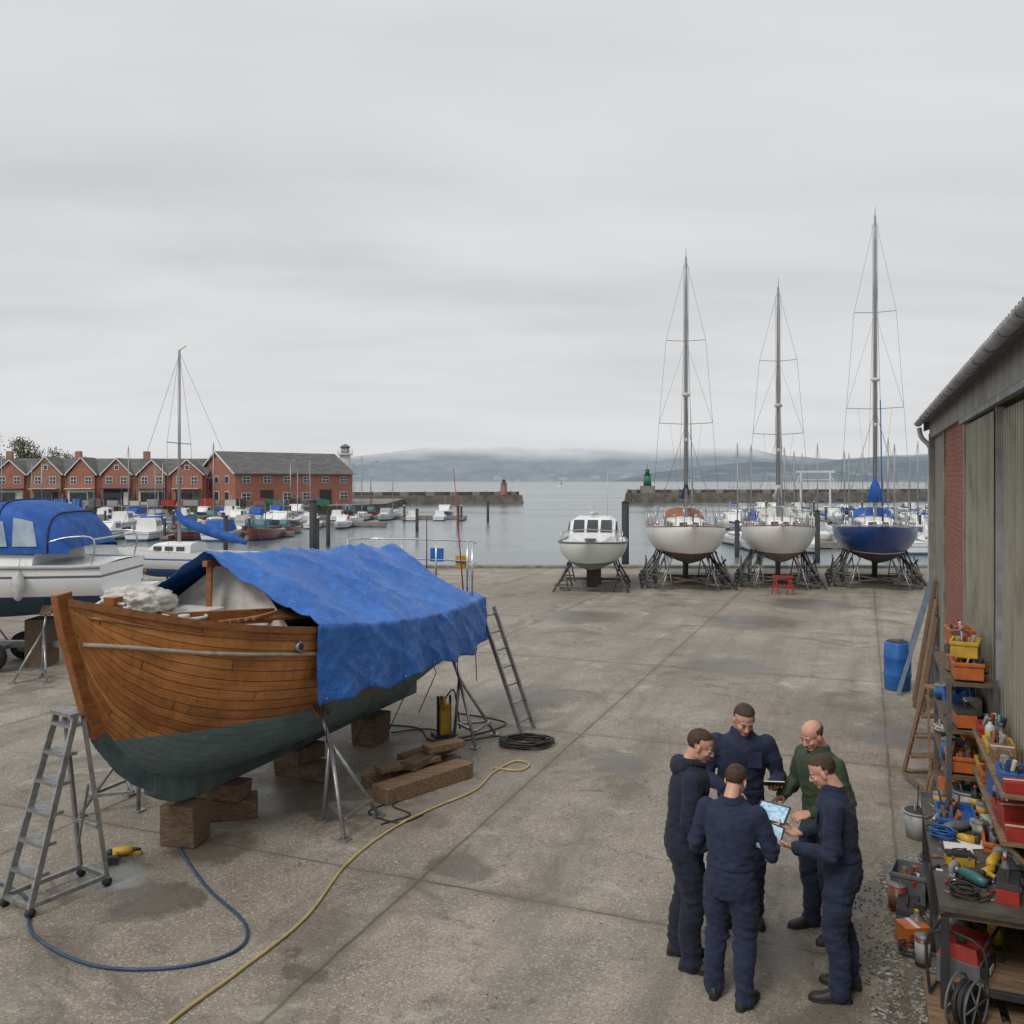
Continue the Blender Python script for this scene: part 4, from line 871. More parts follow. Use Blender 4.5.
def drill(loc,rz,sc=1,name='cordless_drill'):
    m=MB(); m.tube([(0,0,.045),(.12,0,.045),(.17,0,.045)],[.04,.042,.03],yellow,10); m.tube([(.17,0,.045),(.2,0,.045),(.24,0,.045)],[.025,.02,.008],black,8); m.tube([(.04,0,.045),(.01,-.13,.03)],[.025,.022],yellow,8); m.box((0,-.16,.035),(.11,.06,.07),black); m.ell((-.02,0,.045),(.035,.035,.035),black,8,6)
    return m.obj(name,loc,rz,scale=sc)
drill((-4.18,9.42,0),R(20),1.15)
m=MB(); m.box((.0,0,.02),(.13,.06,.04),yellow); m.obj('sanding_block',(-3.98,9.5,0),.2,bev=.005)

# ---------------------------------------------------------------- ladders
def stepladder(loc,rz,H=1.75,Wd=.46,spread=.95,mat=steel,name='platform_step_ladder',wheels=True,n=6):
    m=MB(); fy=-spread*.62; by=spread*.38
    for sg in(-1,1):
        m.beam((sg*Wd/2,fy,.08),(sg*Wd*.36,0,H),.03,.06,mat); m.beam((sg*Wd*.52,by,.08),(sg*Wd*.36,.08,H-.05),.028,.04,mat); m.beam((sg*Wd*.5,fy,.1),(sg*Wd*.5,by,.1),.03,.04,mat)
    for i in range(1,n+1):
        t=i/(n+.4); y=fy*(1-t); z=.08+(H-.08)*t; w=Wd*(1-.28*t); m.box((0,y+.04,z),(w,.15,.03),mat)
    m.beam((-Wd*.5,by,.1),(Wd*.5,by,.1),.04,.04,mat); m.beam((-Wd*.5,fy,.1),(Wd*.5,fy,.1),.04,.04,mat); m.box((0,.04,H),(Wd*.8,.2,.035),mat)
    m.beam((-Wd*.46,by*.7,H*.35),(Wd*.46,by*.7,H*.35),.03,.03,mat); m.beam((-Wd*.48,by*.85,.3),(Wd*.42,by*.4,H*.6),.02,.02,mat)
    if wheels:
        for sx in(-1,1):
            for y in(fy,by): m.tube([(sx*Wd*.5-.02,y,.045),(sx*Wd*.5+.02,y,.045)],.045,black,12)
    return m.obj(name,loc,rz)
stepladder((-4.27,8.62,0),R(-32),1.72,.42,.76)
def ladder(p,q,w,mat,name='ladder',n=9,side=None):
    m=MB(); p,q=V(p),V(q); d=(q-p); s=V(side).normalized() if side else V((-d.y,d.x,0)).normalized()
    for sg in(-1,1): m.beam(p+s*sg*w/2,q+s*sg*w/2,.03,.07,mat)
    for i in range(n): 
        t=(i+.6)/n; c=p+d*t; m.tube([c-s*w/2,c+s*w/2],.016,mat,6)
    return m.obj(name)
ladder((.25,14.2,0),(-.40,14.75,1.85),.38,steel,side=(.5,.8,0),n=7)
ladder((7.15,16.7,0),(7.75,16.45,2.35),.4,pm('blue_grey_ladder',(.22,.29,.37),(.15,.2,.25),rough=.5),side=(.35,.93,0),n=8)
m=MB(); m.tube([(-.05,0,.5),(.0,0,.5)],.12,yellow,14); m.box((0,0,.25),(.16,.16,.5),yellow); m.beam((-.1,0,.0),(-.1,0,.62),.03,.03,black); m.beam((.1,0,0),(.1,0,.62),.03,.03,black); m.box((0,0,.02),(.34,.3,.04),black); m.tube(smooth([(0,0,.55),(.15,0,.7),(.25,.1,.4),(.3,.1,.05)],5),.012,black,6)
m.obj('dust_extractor',(-1.05,13.9,0),.4)

# ---------------------------------------------------------------- shed (yard frame: x=b, y=a)
sh=empty('boat_shed',(0,0,0),YAW)
B0=1.24; AE=18.3; GB=.95
def corrwall(mb,a0,a1,b,z0,z1,mat,pitch=.15,dep=.035):
    n=int((a1-a0)/pitch*6); rows=[[],[]]
    for i in range(n+1):
        a=a0+(a1-a0)*i/n; ph=((a/pitch)%1); tz=min(1,max(0,(abs(ph-.5)*2-.25)*3)); 
        for k,z in((0,z0),(1,z1)): rows[k].append(V((b-dep*tz,a,z)))
    mb.loft(rows,mat,closed=False,sm=False)
w=MB()
corrwall(w,15.6,AE,B0-.02,0.25,4.78,clad2,.24,.03); w.box((B0+.1,16.95,.13),(.3,2.7,.25),conc)
w.box((B0+.06,14.05,2.4),(.24,3.1,4.8),brick_shed)
w.box((B0+.07,15.62,2.4),(.32,.14,4.8),conc); w.box((B0+.03,12.42,2.4),(.26,.14,4.8),conc); w.box((B0+.03,AE-.08,2.4),(.34,.2,4.8),conc)
w.box((B0+6,AE+.02,2.6),(12,.2,5.2),brick_shed)
corrwall(w,9.75,12.3,B0-.04,.05,4.62,clad,.15,.045); corrwall(w,5.6,9.9,B0+.03,.05,4.62,clad,.15,.045); corrwall(w,-9,5.4,B0-.02,.05,4.7,clad,.15,.045)
for a in(9.76,12.33,5.5): w.box((B0-.03,a,2.35),(.08,.06,4.6),lgrey)
w.box((B0+.05,4.7,4.88),(.34,AE*1.5,.32),clad2)
w.box((B0-.1,8.2,4.68),(.06,9,.06),greyp)
w.a([(B0,-9,5.0),(B0+12,-9,5.0),(B0+12,-9,0),(B0,-9,0)],[(0,1,2,3)],clad)
w.obj('walls_and_doors',parent=sh)
rf=MB(); rows=[]
for k in range(2):
    rows.append([])
    n=900
    for i in range(n+1):
        a=-9+(AE+.35+9)*i/n; z=math.sin(a*2*math.pi/.15)*.025
        rows[k].append(V((GB+.0,a,5.11+z) if k==0 else (B0+6,a,7.35+z)))
rf.loft(rows,roofm,closed=False,sm=True,flip=True); rf.loft([[v+V((.01,0,-.03)) for v in r_] for r_ in rows],roofm,closed=False)
rf.loft([rows[1],[v+V((6.3,0,-2.3)) for v in rows[1]]],roofm,closed=False)
rf.a([(GB+.08,AE+.3,5.04),(B0+6,AE+.3,7.28),(B0+6,AE+.3,7.1),(GB+.08,AE+.3,4.86)],[(0,1,2,3)],greyp)
rf.a([(GB+.04,AE+.3,5.02),(GB+.04,-9,5.02),(B0,-9,5.05),(B0,AE+.3,5.05)],[(0,1,2,3)],greyp)
rf.a([(B0,AE+.12,5.0),(B0+6,AE+.12,7.25),(B0+12,AE+.12,5.0)],[(0,1,2)],clad2)
rf.obj('roof',parent=sh)
gt=MB(); gm_=pm('grey_gutter',(.40,.41,.40),(.22,.23,.22),rough=.5,scale=4,dirt=.6); rr=[]
for a in(-9,AE+.35):
    rr.append([V((GB-.02+.06*math.cos(t_),a,5.02+.06*math.sin(t_))) for t_ in [math.pi+math.pi*i/8 for i in range(9)]]+[V((GB-.02+.052*math.cos(t_),a,5.02+.052*math.sin(t_))) for t_ in [2*math.pi-math.pi*i/8 for i in range(9)]])
gt.loft(rr,gm_)
for i in range(34): 
    a=-8+i*.8; gt.tube([(GB-.02+.068*math.cos(t_),a,5.02+.068*math.sin(t_)) for t_ in [math.pi+math.pi*i_/6 for i_ in range(7)]],.010,gm_,5)
gt.tube(smooth([(GB,AE+.2,4.93),(GB+.04,AE+.2,4.75),(B0-.1,AE+.2,4.55),(B0-.1,AE+.2,4.2),(B0-.1,AE+.2,.1)],4),.045,pm('white_downpipe',(.55,.57,.57),(.4,.41,.41),dirt=.4),10)
gt.obj('gutter_and_downpipe',parent=sh)
m=MB()
for i in range(6): p=W(16.8+i*.16,.90-.05*(i%3)); q=W(17.0+i*.12,1.15,1.6+.3*(i%3)); m.beam(p,q,.09,.03,oldwood if i%2 else oakblock)
m.obj('leaning_planks')
m=MB(); pr=[(0,.24),(.03,.26),(.25,.27),(.28,.285),(.31,.27),(.58,.27),(.61,.285),(.64,.27),(.86,.26),(.9,.235)]
m.tube([(0,0,z) for z,_ in pr],[r_*.90 for _,r_ in pr],bluep,24); m.cyl((0,0,.9),.2,.015,black,24,r2=.19); m.cyl((.1,.05,.91),.035,.03,bluep,10); m.obj('blue_barrel',(7.28,17.0,0))

# ---------------------------------------------------------------- bench, rack & clutter
def place(mb,name,a,b,z,rz=0,bev=0): return mb.obj(name,W(a,b,z),YAW+rz,bev=bev)
m=MB(); darkwood=pm('worn_bench_top',(.05,.047,.043),(.10,.09,.075),rough=.6,scale=6,dirt=.4)
m.box((0,0,.875),(.72,2.35,.05),darkwood); m.box((0,0,.82),(.66,2.25,.06),rusty)
for x in(-.32,.32):
    for y in(-1.12,0,1.12): m.box((x,y,.4),(.055,.055,.8),dark)
    m.box((x,0,.3),(.04,2.2,.05),dark)
m.box((0,0,.30),(.62,2.2,.03),oldwood); 
for y in(-1.12,1.12): m.box((0,y,.3),(.6,.04,.05),dark)
place(m,'workbench',8.32,.86,0,bev=.004)
m=MB(); 
for x in(-.2,.2):
    for y in(-.85,.85): m.box((x,y,1.02),(.045,.045,2.04),standm)
for z in(.15,.62,1.08,1.52,1.98): m.box((0,0,z),(.44,1.74,.03),oakblock if z>.3 else standm); m.box((-.215,0,z-.02),(.02,1.74,.05),standm)
for y in(-.85,.85): m.beam((-.2,y,.15),(.2,y,1.05),.01,.03,standm)
place(m,'shelving_rack',10.5,.96,0)
m=MB(); 
for z in(1.25,1.6): m.box((0,0,z),(.26,1.9,.03),oldwood); 
for y in(-.9,0,.9): m.beam((.12,y,.93),(.12,y,1.72),.04,.04,oldwood); m.beam((.1,y,1.05),(-.1,y,1.24),.03,.03,oldwood)
place(m,'bench_shelf',8.5,1.07,0)
rndm=random.Random(29)
canc=[lgrey,greyp,steel,black,greenp,cream,tealp,brownp,red,navycan,oakblock,orangep,oldwood]
labels=[cream,lgrey,brownp,bluep,greenp,red,tinm,tealp,yellow,greyp]
def can(a,b,z,s=1):
    m=MB(); c=rndm.choice([tinm,lgrey,tinm,greyp,tealp,brownp,red]); h=.17*s*rndm.uniform(.6,1.3); r=.075*s*rndm.uniform(.65,1.2); m.cyl((0,0,0),r,h,c,18); m.cyl((0,0,h*.15),r*1.012,h*.68,rndm.choice(labels),18); m.cyl((0,0,h),r*1.03,.010,tinm,18); m.cyl((0,0,h+.010),r*.85,.004,rndm.choice([tinm,c]),18)
    m.tube([(r*math.cos(t),.02,h*.9+ .06*math.sin(t)) for t in [math.pi*i/8 for i in range(9)]],.003,steel,4); place(m,'paint_can',a,b,z,rndm.uniform(0,6))
def bottle(a,b,z,s=1):
    m=MB(); c=rndm.choice([whitep,lgrey,black,greyp,cream,tealp,brownp,bluep,orangep,greenp]); w_=rndm.uniform(.7,1.25); hs=s*rndm.uniform(.75,1.15); pr=[(0,.034),(.01,.038),(.14,.038),(.165,.03),(.18,.014),(.2,.014)]; m.tube([(0,0,q*hs) for q,_ in pr],[r*s*w_ for _,r in pr],c,14); m.cyl((0,0,.2*hs),.015*s,.028*s,rndm.choice([red,black,greyp,yellow]),10)
    m.cyl((0,0,.04*hs),.0388*s*w_,.075*hs,rndm.choice([cream,bluep,lgrey,red,greenp,yellow,black]),14)
    if rndm.random()<.3: m.box((.02*s,0,.2*hs+.045*s),(.07*s,.022*s,.03*s),rndm.choice([red,whitep,black])); m.beam((.03*s,0,.2*hs+.04*s),(.045*s,0,.2*hs),.012*s,.008*s,black)
    place(m,'plastic_bottle',a,b,z,rndm.uniform(0,6))
def crate(a,b,z,c,d=(.34,.24,.16),rz=0,fill=True):
    m=MB(); x,y,h=d; t=.012; m.box((0,0,t/2),(x,y,t),c)
    for sg in(-1,1): m.box((sg*(x/2-t/2),0,h/2),(t,y,h),c); m.box((0,sg*(y/2-t/2),h/2),(x-2*t,t,h),c); m.box((sg*(x/2+.006),0,h-.02),(.014,y+.02,.03),c); m.box((0,sg*(y/2+.006),h-.021),(x,.014,.03),c)
    if fill:
        for k in range(14):
            p=V((rndm.uniform(-x*.36,x*.36),rndm.uniform(-y*.34,y*.34),h*.6)); q=p+V((rndm.uniform(-.1,.1),rndm.uniform(-.05,.05),rndm.uniform(.02,.14))); m.tube([p-V((0,0,h*.4)),q],rndm.uniform(.006,.026),rndm.choice(canc),8)
    place(m,'plastic_crate',a,b,z,rz,bev=.003)
def toolbox(a,b,z,c,rz=0,s=1):
    m=MB(); m.box((0,0,.07*s),(.40*s,.2*s,.14*s),c); m.box((0,0,.17*s),(.41*s,.21*s,.055*s),black,tp=.93); m.tube(smooth([(-.1*s,0,.19*s),(-.09*s,0,.24*s),(.09*s,0,.24*s),(.1*s,0,.19*s)],4),.011*s,black,6)
    for x in(-.12,.12): m.box((x*s,-.105*s,.14*s),(.04*s,.015*s,.05*s),steel)
    place(m,'tool_box',a,b,z,rz,bev=.006)
def cardbox(a,b,z,rz=0):
    m=MB(); x,y,h=rndm.uniform(.14,.28),rndm.uniform(.12,.22),rndm.uniform(.08,.18); m.box((0,0,h/2),(x,y,h),rndm.choice([oldwood,cream,red,bluep,orangep,greyp])); m.box((0,-y/2-.002,h*.5),(x*.7,.004,h*.45),rndm.choice([cream,black,yellow,red])); m.box((0,0,h+.002),(x*.18,y,.004),cream); place(m,'parts_box',a,b,z,rz,bev=.003)
def bucket(a,b,z,c,s=1):
    m=MB(); m.tube([(0,0,0),(0,0,.27*s)],[.11*s,.145*s],c,20); m.tube([(.15*s*math.cos(t),.15*s*math.sin(t),.265*s) for t in [2*math.pi*i/20 for i in range(21)]],.008*s,c,6); m.cyl((0,0,.268*s),.13*s,.006,dark,18); m.tube([(.145*s*math.cos(t),.03,.25*s-.1*s*math.sin(t)) for t in [math.pi*i/10 for i in range(11)]],.004,steel,4)
    for k in range(3): m.tube([(rndm.uniform(-.06,.06),rndm.uniform(-.06,.06),.1*s),(rndm.uniform(-.13,.13),rndm.uniform(-.13,.13),.27*s+rndm.uniform(.05,.25))],rndm.uniform(.006,.014),rndm.choice([oldwood,steel,black]),6)
    place(m,'bucket',a,b,z,rndm.uniform(0,6))
def powertool(a,b,z,rz=0):
    m=MB(); c=rndm.choice([tealp,yellow,red,greyp]); m.tube([(-.12,0,.05),(-.05,0,.055),(.08,0,.055),(.12,0,.05)],[.03,.042,.04,.028],c,12); m.tube([(.12,0,.05),(.17,0,.05)],[.022,.026],steel,10); m.tube([(.165,0,.05),(.175,0,.05)],.058,lgrey,18); m.tube([(-.04,0,.05),(-.07,-.1,.03)],[.022,.02],black,8); m.tube(smooth([(-.12,0,.05),(-.22,.06,.01),(-.15,.18,.01),(.05,.14,.01)],5),.005,black,5)
    place(m,'angle_grinder',a,b,z,rz)
def toolchest(a,b,z,rz=0):
    m=MB(); m.box((0,0,.17),(.55,.3,.34),red); 
    for i,(zz_,hh) in enumerate(((.06,.09),(.16,.09),(.255,.07))): m.box((0,-.153,zz_),(.51,.012,hh),red); m.box((0,-.165,zz_+hh*.25),(.2,.014,.016),steel)
    m.tube(smooth([(-.12,0,.34),(-.11,0,.4),(.11,0,.4),(.12,0,.34)],4),.010,black,6); place(m,'tool_chest',a,b,z,rz,bev=.006)
def coil(a,b,z,c,rz=0):
    m=MB(); m.tube([((.09+.012*math.sin(k*.7))*math.cos(k*.5),(.09+.012*math.sin(k*.7))*math.sin(k*.5),.01+k*.0011) for k in range(60)],.007,c,5); place(m,'coiled_rope',a,b,z,rz)
for z,items in((2.0,'CpTC'),(1.54,'TpCbcR'),(1.10,'CcpTbR'),(.64,'BCpTC'),(.17,'TBCp')):
    a=9.75; k=0
    while a<11.25:
        it=items[k%len(items)]; k+=1; bb=.93+rndm.uniform(-.05,.05)
        if it=='c': can(a,bb-.09,z+.016,rndm.uniform(.7,1.2)); can(a+.02,bb+.10,z+.016,rndm.uniform(.8,1.1)); a+=.18
        elif it=='b':
            for q in(-.14,-.02,.11): bottle(a+rndm.uniform(-.03,.03),bb+q,z+.016,rndm.uniform(.8,1.3))
            a+=.12
        elif it=='p': cardbox(a+.06,bb-.06,z+.016,rndm.uniform(-.3,.3)); cardbox(a+.08,bb+.12,z+.016,rndm.uniform(-.2,.2)); a+=.27
        elif it=='R': coil(a+.05,bb-.08,z+.016,rndm.choice([black,bluep,orangep,cream])); can(a+.05,bb+.13,z+.016,1); a+=.24
        elif it=='C': crate(a+.1,bb,z+.016,rndm.choice([yellow,red,orangep,greyp,bluep]),(.34,.26,rndm.uniform(.12,.2)),rz=R(90)); a+=.40
        elif it=='T': toolbox(a+.1,bb,z+.016,rndm.choice([red,greyp,tealp,black,orangep]),R(90)+rndm.uniform(-.2,.2),.9); a+=.44
        else: bucket(a+.05,bb,z+.016,rndm.choice([whitep,black,lgrey])); a+=.33
crate(9.95,.93,2.21,yellow,rz=R(80)); crate(10.75,.95,2.21,orangep,rz=R(95)); toolbox(10.35,.95,2.21,yellow,R(95),.8)
for z in(1.267,1.617):
    a=7.6
    while a<9.4:
        q=rndm.random()
        if q<.28: can(a,1.07,z,rndm.uniform(.7,1)); a+=.15
        elif q<.48: bottle(a,1.03,z,rndm.uniform(.8,1.2)); bottle(a+.02,1.12,z,rndm.uniform(.9,1.2)); a+=.10
        elif q<.75: cardbox(a+.06,1.07,z,rndm.uniform(-.3,.3)+R(90)); a+=.22
        else: crate(a+.08,1.07,z,rndm.choice([red,yellow,orangep,bluep]),(.26,.2,.10),R(90)); a+=.3
crate(9.0,.76,.9,bluep,(.46,.30,.07),R(90)); toolbox(7.95,.70,.9,yellow,R(10),.5); toolbox(7.45,.98,.9,red,R(80),.75); crate(8.4,1.02,.9,orangep,(.3,.2,.09),R(85))
cardbox(8.72,1.05,.9,.3); cardbox(7.8,1.08,.9,.1); coil(8.5,.62,.9,bluep); coil(7.35,.68,.9,black)
for a,b in((9.3,.95),(9.22,1.05),(8.9,1.07),(7.62,.98),(9.4,1.05),(9.1,1.1)): bottle(a,b,.9,rndm.uniform(.8,1.15))
for a,b in((9.36,.66),(8.1,1.08),(9.15,1.0),(8.62,.92)): can(a,b,.9,.8)
powertool(8.66,.74,.9,.6); powertool(7.6,.76,.9,2.3); powertool(8.0,.95,.9,1.2)
m=MB(); m.box((0,0,.003),(.21,.3,.004),paperm); m.box((.12,.2,.008),(.2,.28,.004),paperm,Matrix.Rotation(.4,3,'Z')); place(m,'paper_sheets',8.25,.72,.9)
m=MB(); m.box((0,0,.02),(.22,.08,.03),greyp); m.tube([(-.1,0,.05),(.14,0,.05)],.02,steel,8); m.box((.13,0,.04),(.03,.1,.06),steel); m.tube([(.17,-.09,.05),(.17,.09,.05)],.006,steel,6); place(m,'bench_vice',8.85,.6,.9,R(70))
drill(W(7.75,.85,.9),.6,.8); drill(W(8.42,.86,.9),2.4,.8)
m=MB()
for k in range(34): 
    x=rndm.uniform(-.28,.22); y=rndm.uniform(-1.,1.); an=rndm.uniform(0,3.1); L=rndm.uniform(.05,.12); m.tube([(x-L*math.cos(an),y-L*math.sin(an),.012),(x,y,.012)],rndm.uniform(.006,.012),rndm.choice([red,black,black,bluep,oldwood,yellow]),7); m.tube([(x,y,.010),(x+L*math.cos(an),y+L*math.sin(an),.01)],.004,steel,5)
for k in range(40):
    x=rndm.uniform(-.28,.25); y=rndm.uniform(-1.05,1.05); m.box((x,y,.006),(rndm.uniform(.01,.06),rndm.uniform(.01,.05),.01),rndm.choice([paperm,oldwood,lgrey,brownp,steel]),Matrix.Rotation(rndm.uniform(0,3),3,'Z'))
place(m,'hand_tools',8.3,.82,.9)
bucket(9.2,.75,.316,greyp,1.1); crate(8.75,.8,.316,red,(.4,.3,.25),R(90)); bucket(8.2,.7,.316,lgrey); toolbox(8.45,.95,.316,greyp,R(90)); can(7.95,.66,.316,1.2); can(7.9,.95,.316,1.2)
for a,b,s in((9.75,.52,1),(9.95,.58,.9),(9.55,.42,1.1),(9.0,.28,.9)): can(a,b,0,s*1.2)
crate(9.25,.40,0,greyp,(.35,.3,.3),R(80)); bucket(9.65,.63,0,greyp,1.0); toolbox(8.78,.36,0,tealp,R(85),.9); bottle(8.5,.42,0,1.4); cardbox(8.4,.38,0,.5); coil(8.2,.36,0,black)
bucket(10.9,.55,0,lgrey,1.1); crate(11.35,.8,0,greyp,(.5,.4,.3),R(90)); can(8.05,.44,0,1.2); toolchest(11.75,.95,0,R(90))
m=MB()
for i in range(6): m.box((-.45+i*.18,0,.125),(.12,1.0,.02),oldwood)
for y in(-.45,0,.45): m.box((0,y,.065),(1.0,.09,.09),oakblock); m.box((0,y,.01),(1.,.1,.018),oldwood)
place(m,'wooden_pallet',7.15,.93,0)
m=MB(); m.box((0,0,.20),(.40,.30,.2),greyp); m.box((0,0,.34),(.40,.28,.12),red,tp=.85); m.tube([(-.1,0,.40),(-.1,0,.44)],.035,black,12); m.box((0,-.16,.20),(.28,.03,.14),black); m.tube([(.2,0,.2),(.25,0,.2)],.08,lgrey,16); m.box((0,-.18,.22),(.1,.01,.05),whitep)
for x in(-.24,.24):
    m.tube(smooth([(x,-.18,.02),(x,-.18,.46),(x,.18,.46),(x,.18,.02)],4),.013,black,6)
for y in(-.18,.18): m.tube([(-.24,y,.455),(.24,y,.455)],.013,black,6); m.tube([(-.24,y,.03),(.24,y,.03)],.013,black,6)
place(m,'portable_generator',7.5,.70,.137,R(70),bev=.012)
m=MB(); pts=[]
for q in range(200): tq=q*.35; pts.append(((.10+.045*(q/200))*math.cos(tq),.09*(abs((q/40)%2-1)-.5),.18+(.10+.045*(q/200))*math.sin(tq)))
m.tube(pts,.010,black,6); 
for y in(-.065,.065):
    m.tube([(.175*math.cos(t_),y,.18+.175*math.sin(t_)) for t_ in [2*math.pi*i/24 for i in range(25)]],.009,greyp,6)
    for k in range(3): m.tube([(-.17*math.cos(k*1.05),y,.18-.17*math.sin(k*1.05)),(.17*math.cos(k*1.05),y,.18+.17*math.sin(k*1.05))],.007,greyp,5)
place(m,'cable_reel',6.98,.66,.137,R(60))
stepladder(W(12.5,.85),YAW+R(200),1.35,.42,.85,oldwood,'wooden_step_ladder',False,4)
ladder(W(12.0,.7),W(12.2,1.12,2.0),.4,oldwood,'wooden_ladder',n=7,side=(UX,UY,0))
m=MB(); 
for k in range(1100):
    a=rndm.uniform(6.2,9.6); b=rndm.gauss(.22,.25); 
    if b>.5 or b<-.5: continue
    s=rndm.uniform(.004,.014); p=W(a,b,s*.4); m.ell(p,(s,s*.8,s*.6),conc if k%3 else stone,5,4)
for k in range(520):
    p=V((rndm.uniform(-6,6),rndm.uniform(6,18),.003)); s=rndm.uniform(.004,.012); m.ell(p,(s,s*.8,s*.5),stone if k%2 else oldwood,5,4)
m.obj('loose_gravel')

# ---------------------------------------------------------------- marina
def smallboat(kind,name,hc):
    m=MB(); L=6.2; B=2.2; hp=hullpaint(name+'_paint',hc,(.05,.1,.25),(.05,.08,.1),.08,.18,.5,(.05,.15,.35)); st=stations(L,B,-.35,.7,n=12,bowrise=.3,tr=.88,chine=True,zt=.05); hull(m,st,hp,white_gel,nb=5,transom=hp)
    def ring(x,w,h,z0=.72): return [V((x,-w,z0)),V((x,-w*.85,z0+h)),V((x,w*.85,z0+h)),V((x,w,z0))]
    if kind==0:
        m.loft([ring(-.9,.85,1.),ring(.5,.85,1.),ring(1.1,.7,.35),ring(2.1,.3,.2)],white_gel,sm=False)
        for sg in(-1,1): m.a([(-.7,sg*.83,1.1),(.4,sg*.83,1.1),(.3,sg*.76,1.55),(-.7,sg*.76,1.55)],[(0,1,2,3)],glass)
        m.a([(.95,-.6,1.12),(.95,.6,1.12),(.6,.55,1.62),(.6,-.55,1.62)],[(0,1,2,3)],glass); m.tube([(-.5,0,1.7),(-.6,0,3.0)],.02,whitep,5)
    elif kind==1:
        m.loft([ring(-2.6,.9,.35),ring(-2.2,.9,.95),ring(-.3,.9,1.0),ring(.7,.8,.35)],bluecan if hc[2]>.715 else lgrey,sm=False); m.loft([ring(.4,.75,.4),ring(2.2,.3,.2)],white_gel,sm=False)
    elif kind==3:
        m.box((-1.5,0,.8),(2.4,1.4,.3),dark); m.loft([ring(.3,.6,.9),ring(1.0,.55,.9),ring(1.3,.4,.5)],tealp,sm=False); m.box((-3.1,0,.8),(.35,.35,.9),black); m.tube([(-.4,0,.8),(-.4,0,2.8)],.04,rusty,5)
    else:
        cabin(m,-.6,1.8,.7,.4,.75,.4,white_gel); m.tube([(.4,0,.9),(.4,0,8.8)],[.065,.05],alu,6); m.tube([(.4,0,1.9),(-2.5,0,1.9)],.12,bluecan if hc[0]>.4 else navycan,6); m.beam((.4,-.8,5.2),(.4,.8,5.2),.04,.03,alu)
        for sg in(-1,1): m.tube([(.3,sg*1.,.8),(.4,sg*.8,5.2),(.4,0,8.7)],.010,wire,3)
        m.tube([(3.1,0,1.),(.4,0,8.7)],.011,wire,3); m.tube([(-3.1,0,.8),(.4,0,8.7)],.010,wire,3)
    return m.mesh(name)
protos=[smallboat(0,'moored_motor_boat',(.7,.7,.68)),smallboat(1,'moored_motor_boat',(.7,.71,.72)),smallboat(2,'moored_sailing_boat',(.72,.72,.7)),smallboat(2,'moored_sailing_boat',(.04,.09,.25)),smallboat(0,'moored_motor_boat',(.05,.1,.25)),smallboat(3,'moored_fishing_boat',(.25,.06,.04)),smallboat(1,'moored_motor_boat',(.68,.69,.7))]
nm=['moored_motor_boat','moored_motor_boat','moored_sailing_boat','moored_sailing_boat','moored_motor_boat','moored_fishing_boat','moored_motor_boat']
def moor(k,x,y,rz,sc):
    q=D.objects.new(nm[k],protos[k]); scene.collection.objects.link(q); q.location=(x,y,-1.2); q.rotation_euler=(0,0,rz); q.scale=(sc,)*3
rm=random.Random(21)
def pontoon(x0,x1,y):
    m=MB(); m.box(((x0+x1)/2,y,-.95),(x1-x0,1.8,.35),conc); m.box(((x0+x1)/2,y,-.765),(x1-x0,1.7,.02),oldwood)
    x=x0+2
    while x<x1: m.box((x,y-3.2,-.95),(.7,4.6,.3),conc); m.tube([(x,y-5.3,-3),(x,y-5.3,.7)],.13,dark,8); m.ell((x,y-5.3,.72),(.14,.14,.1),whitep,8,5); x+=7.2
    m.obj('floating_pontoon')
for (x0,x1,y,kw) in((-46,-20,82,[0,6,0,1,4,5]),(-52,-14,100,[0,6,0,4,5,2]),(-66,-6,119,[0,1,0,4,2,6,5])):
    pontoon(x0,x1,y); x=x0+1
    while x<x1-1:
        if rm.random()<.92: moor(rm.choice(kw),x,y-3.6+rm.uniform(-.5,.5),R(90 if rm.random()<.5 else -90)+rm.uniform(-.06,.06),rm.uniform(.7,1.1))
        if rm.random()<.75: moor(rm.choice(kw),x,y+4.2,R(-90)+rm.uniform(-.06,.06),rm.uniform(.7,1.1))
        x+=rm.uniform(2.8,3.8)
for (x0,x1,y,kw) in((17,40,68,[0,6,0,0,2]),(22,56,90,[0,2,1,0,3]),(28,70,112,[0,2,2,3,6]),(36,90,140,[2,0,3,2,6])):
    pontoon(x0,x1,y); x=x0+1
    while x<x1-1:
        if rm.random()<.9: moor(rm.choice(kw),x,y-3.6+rm.uniform(-.5,.5),R(90 if rm.random()<.5 else -90)+rm.uniform(-.06,.06),rm.uniform(.75,1.1))
        if rm.random()<.75: moor(rm.choice(kw),x,y+4.2,R(-90)+rm.uniform(-.06,.06),rm.uniform(.75,1.15))
        x+=rm.uniform(2.8,3.6)
def pile(x,y,top,r=.2):
    m=MB(); m.cyl((0,0,-3),r,3+top,dark,12); m.tube([(0,0,top),(0,0,top+.1)],[r*1.1,r*.5],black,12); m.obj('mooring_pile',(x,y,0))
for x,y,t_ in((-11.6,52.5,2.7),(-14.3,70,1.6),(6.8,54,2.6),(11.4,66,1.0),(15,60,1.2),(-6,100,1.0),(-9.5,90,1.0),(-3,112,1.2),(13.2,48,1.7),(-21,66,1.2),(19,56,2.),(-13,60,1.3)): pile(x,y,t_,.16 if t_<2.2 else .22)
m=MB()
for k in range(40): 
    x=rm.uniform(-88,-26); y=131.5+max(0,(x+60))*.06+rm.uniform(-1,1.5); mm=rm.choice([red,bluep,whitep,greenp,black,greyp,lgrey])
    m.box((x,y+1.2,.55),(rm.uniform(.5,2.2),.8,rm.uniform(.6,1.3)),mm)
m.obj('quayside_lobster_pots_and_gear')
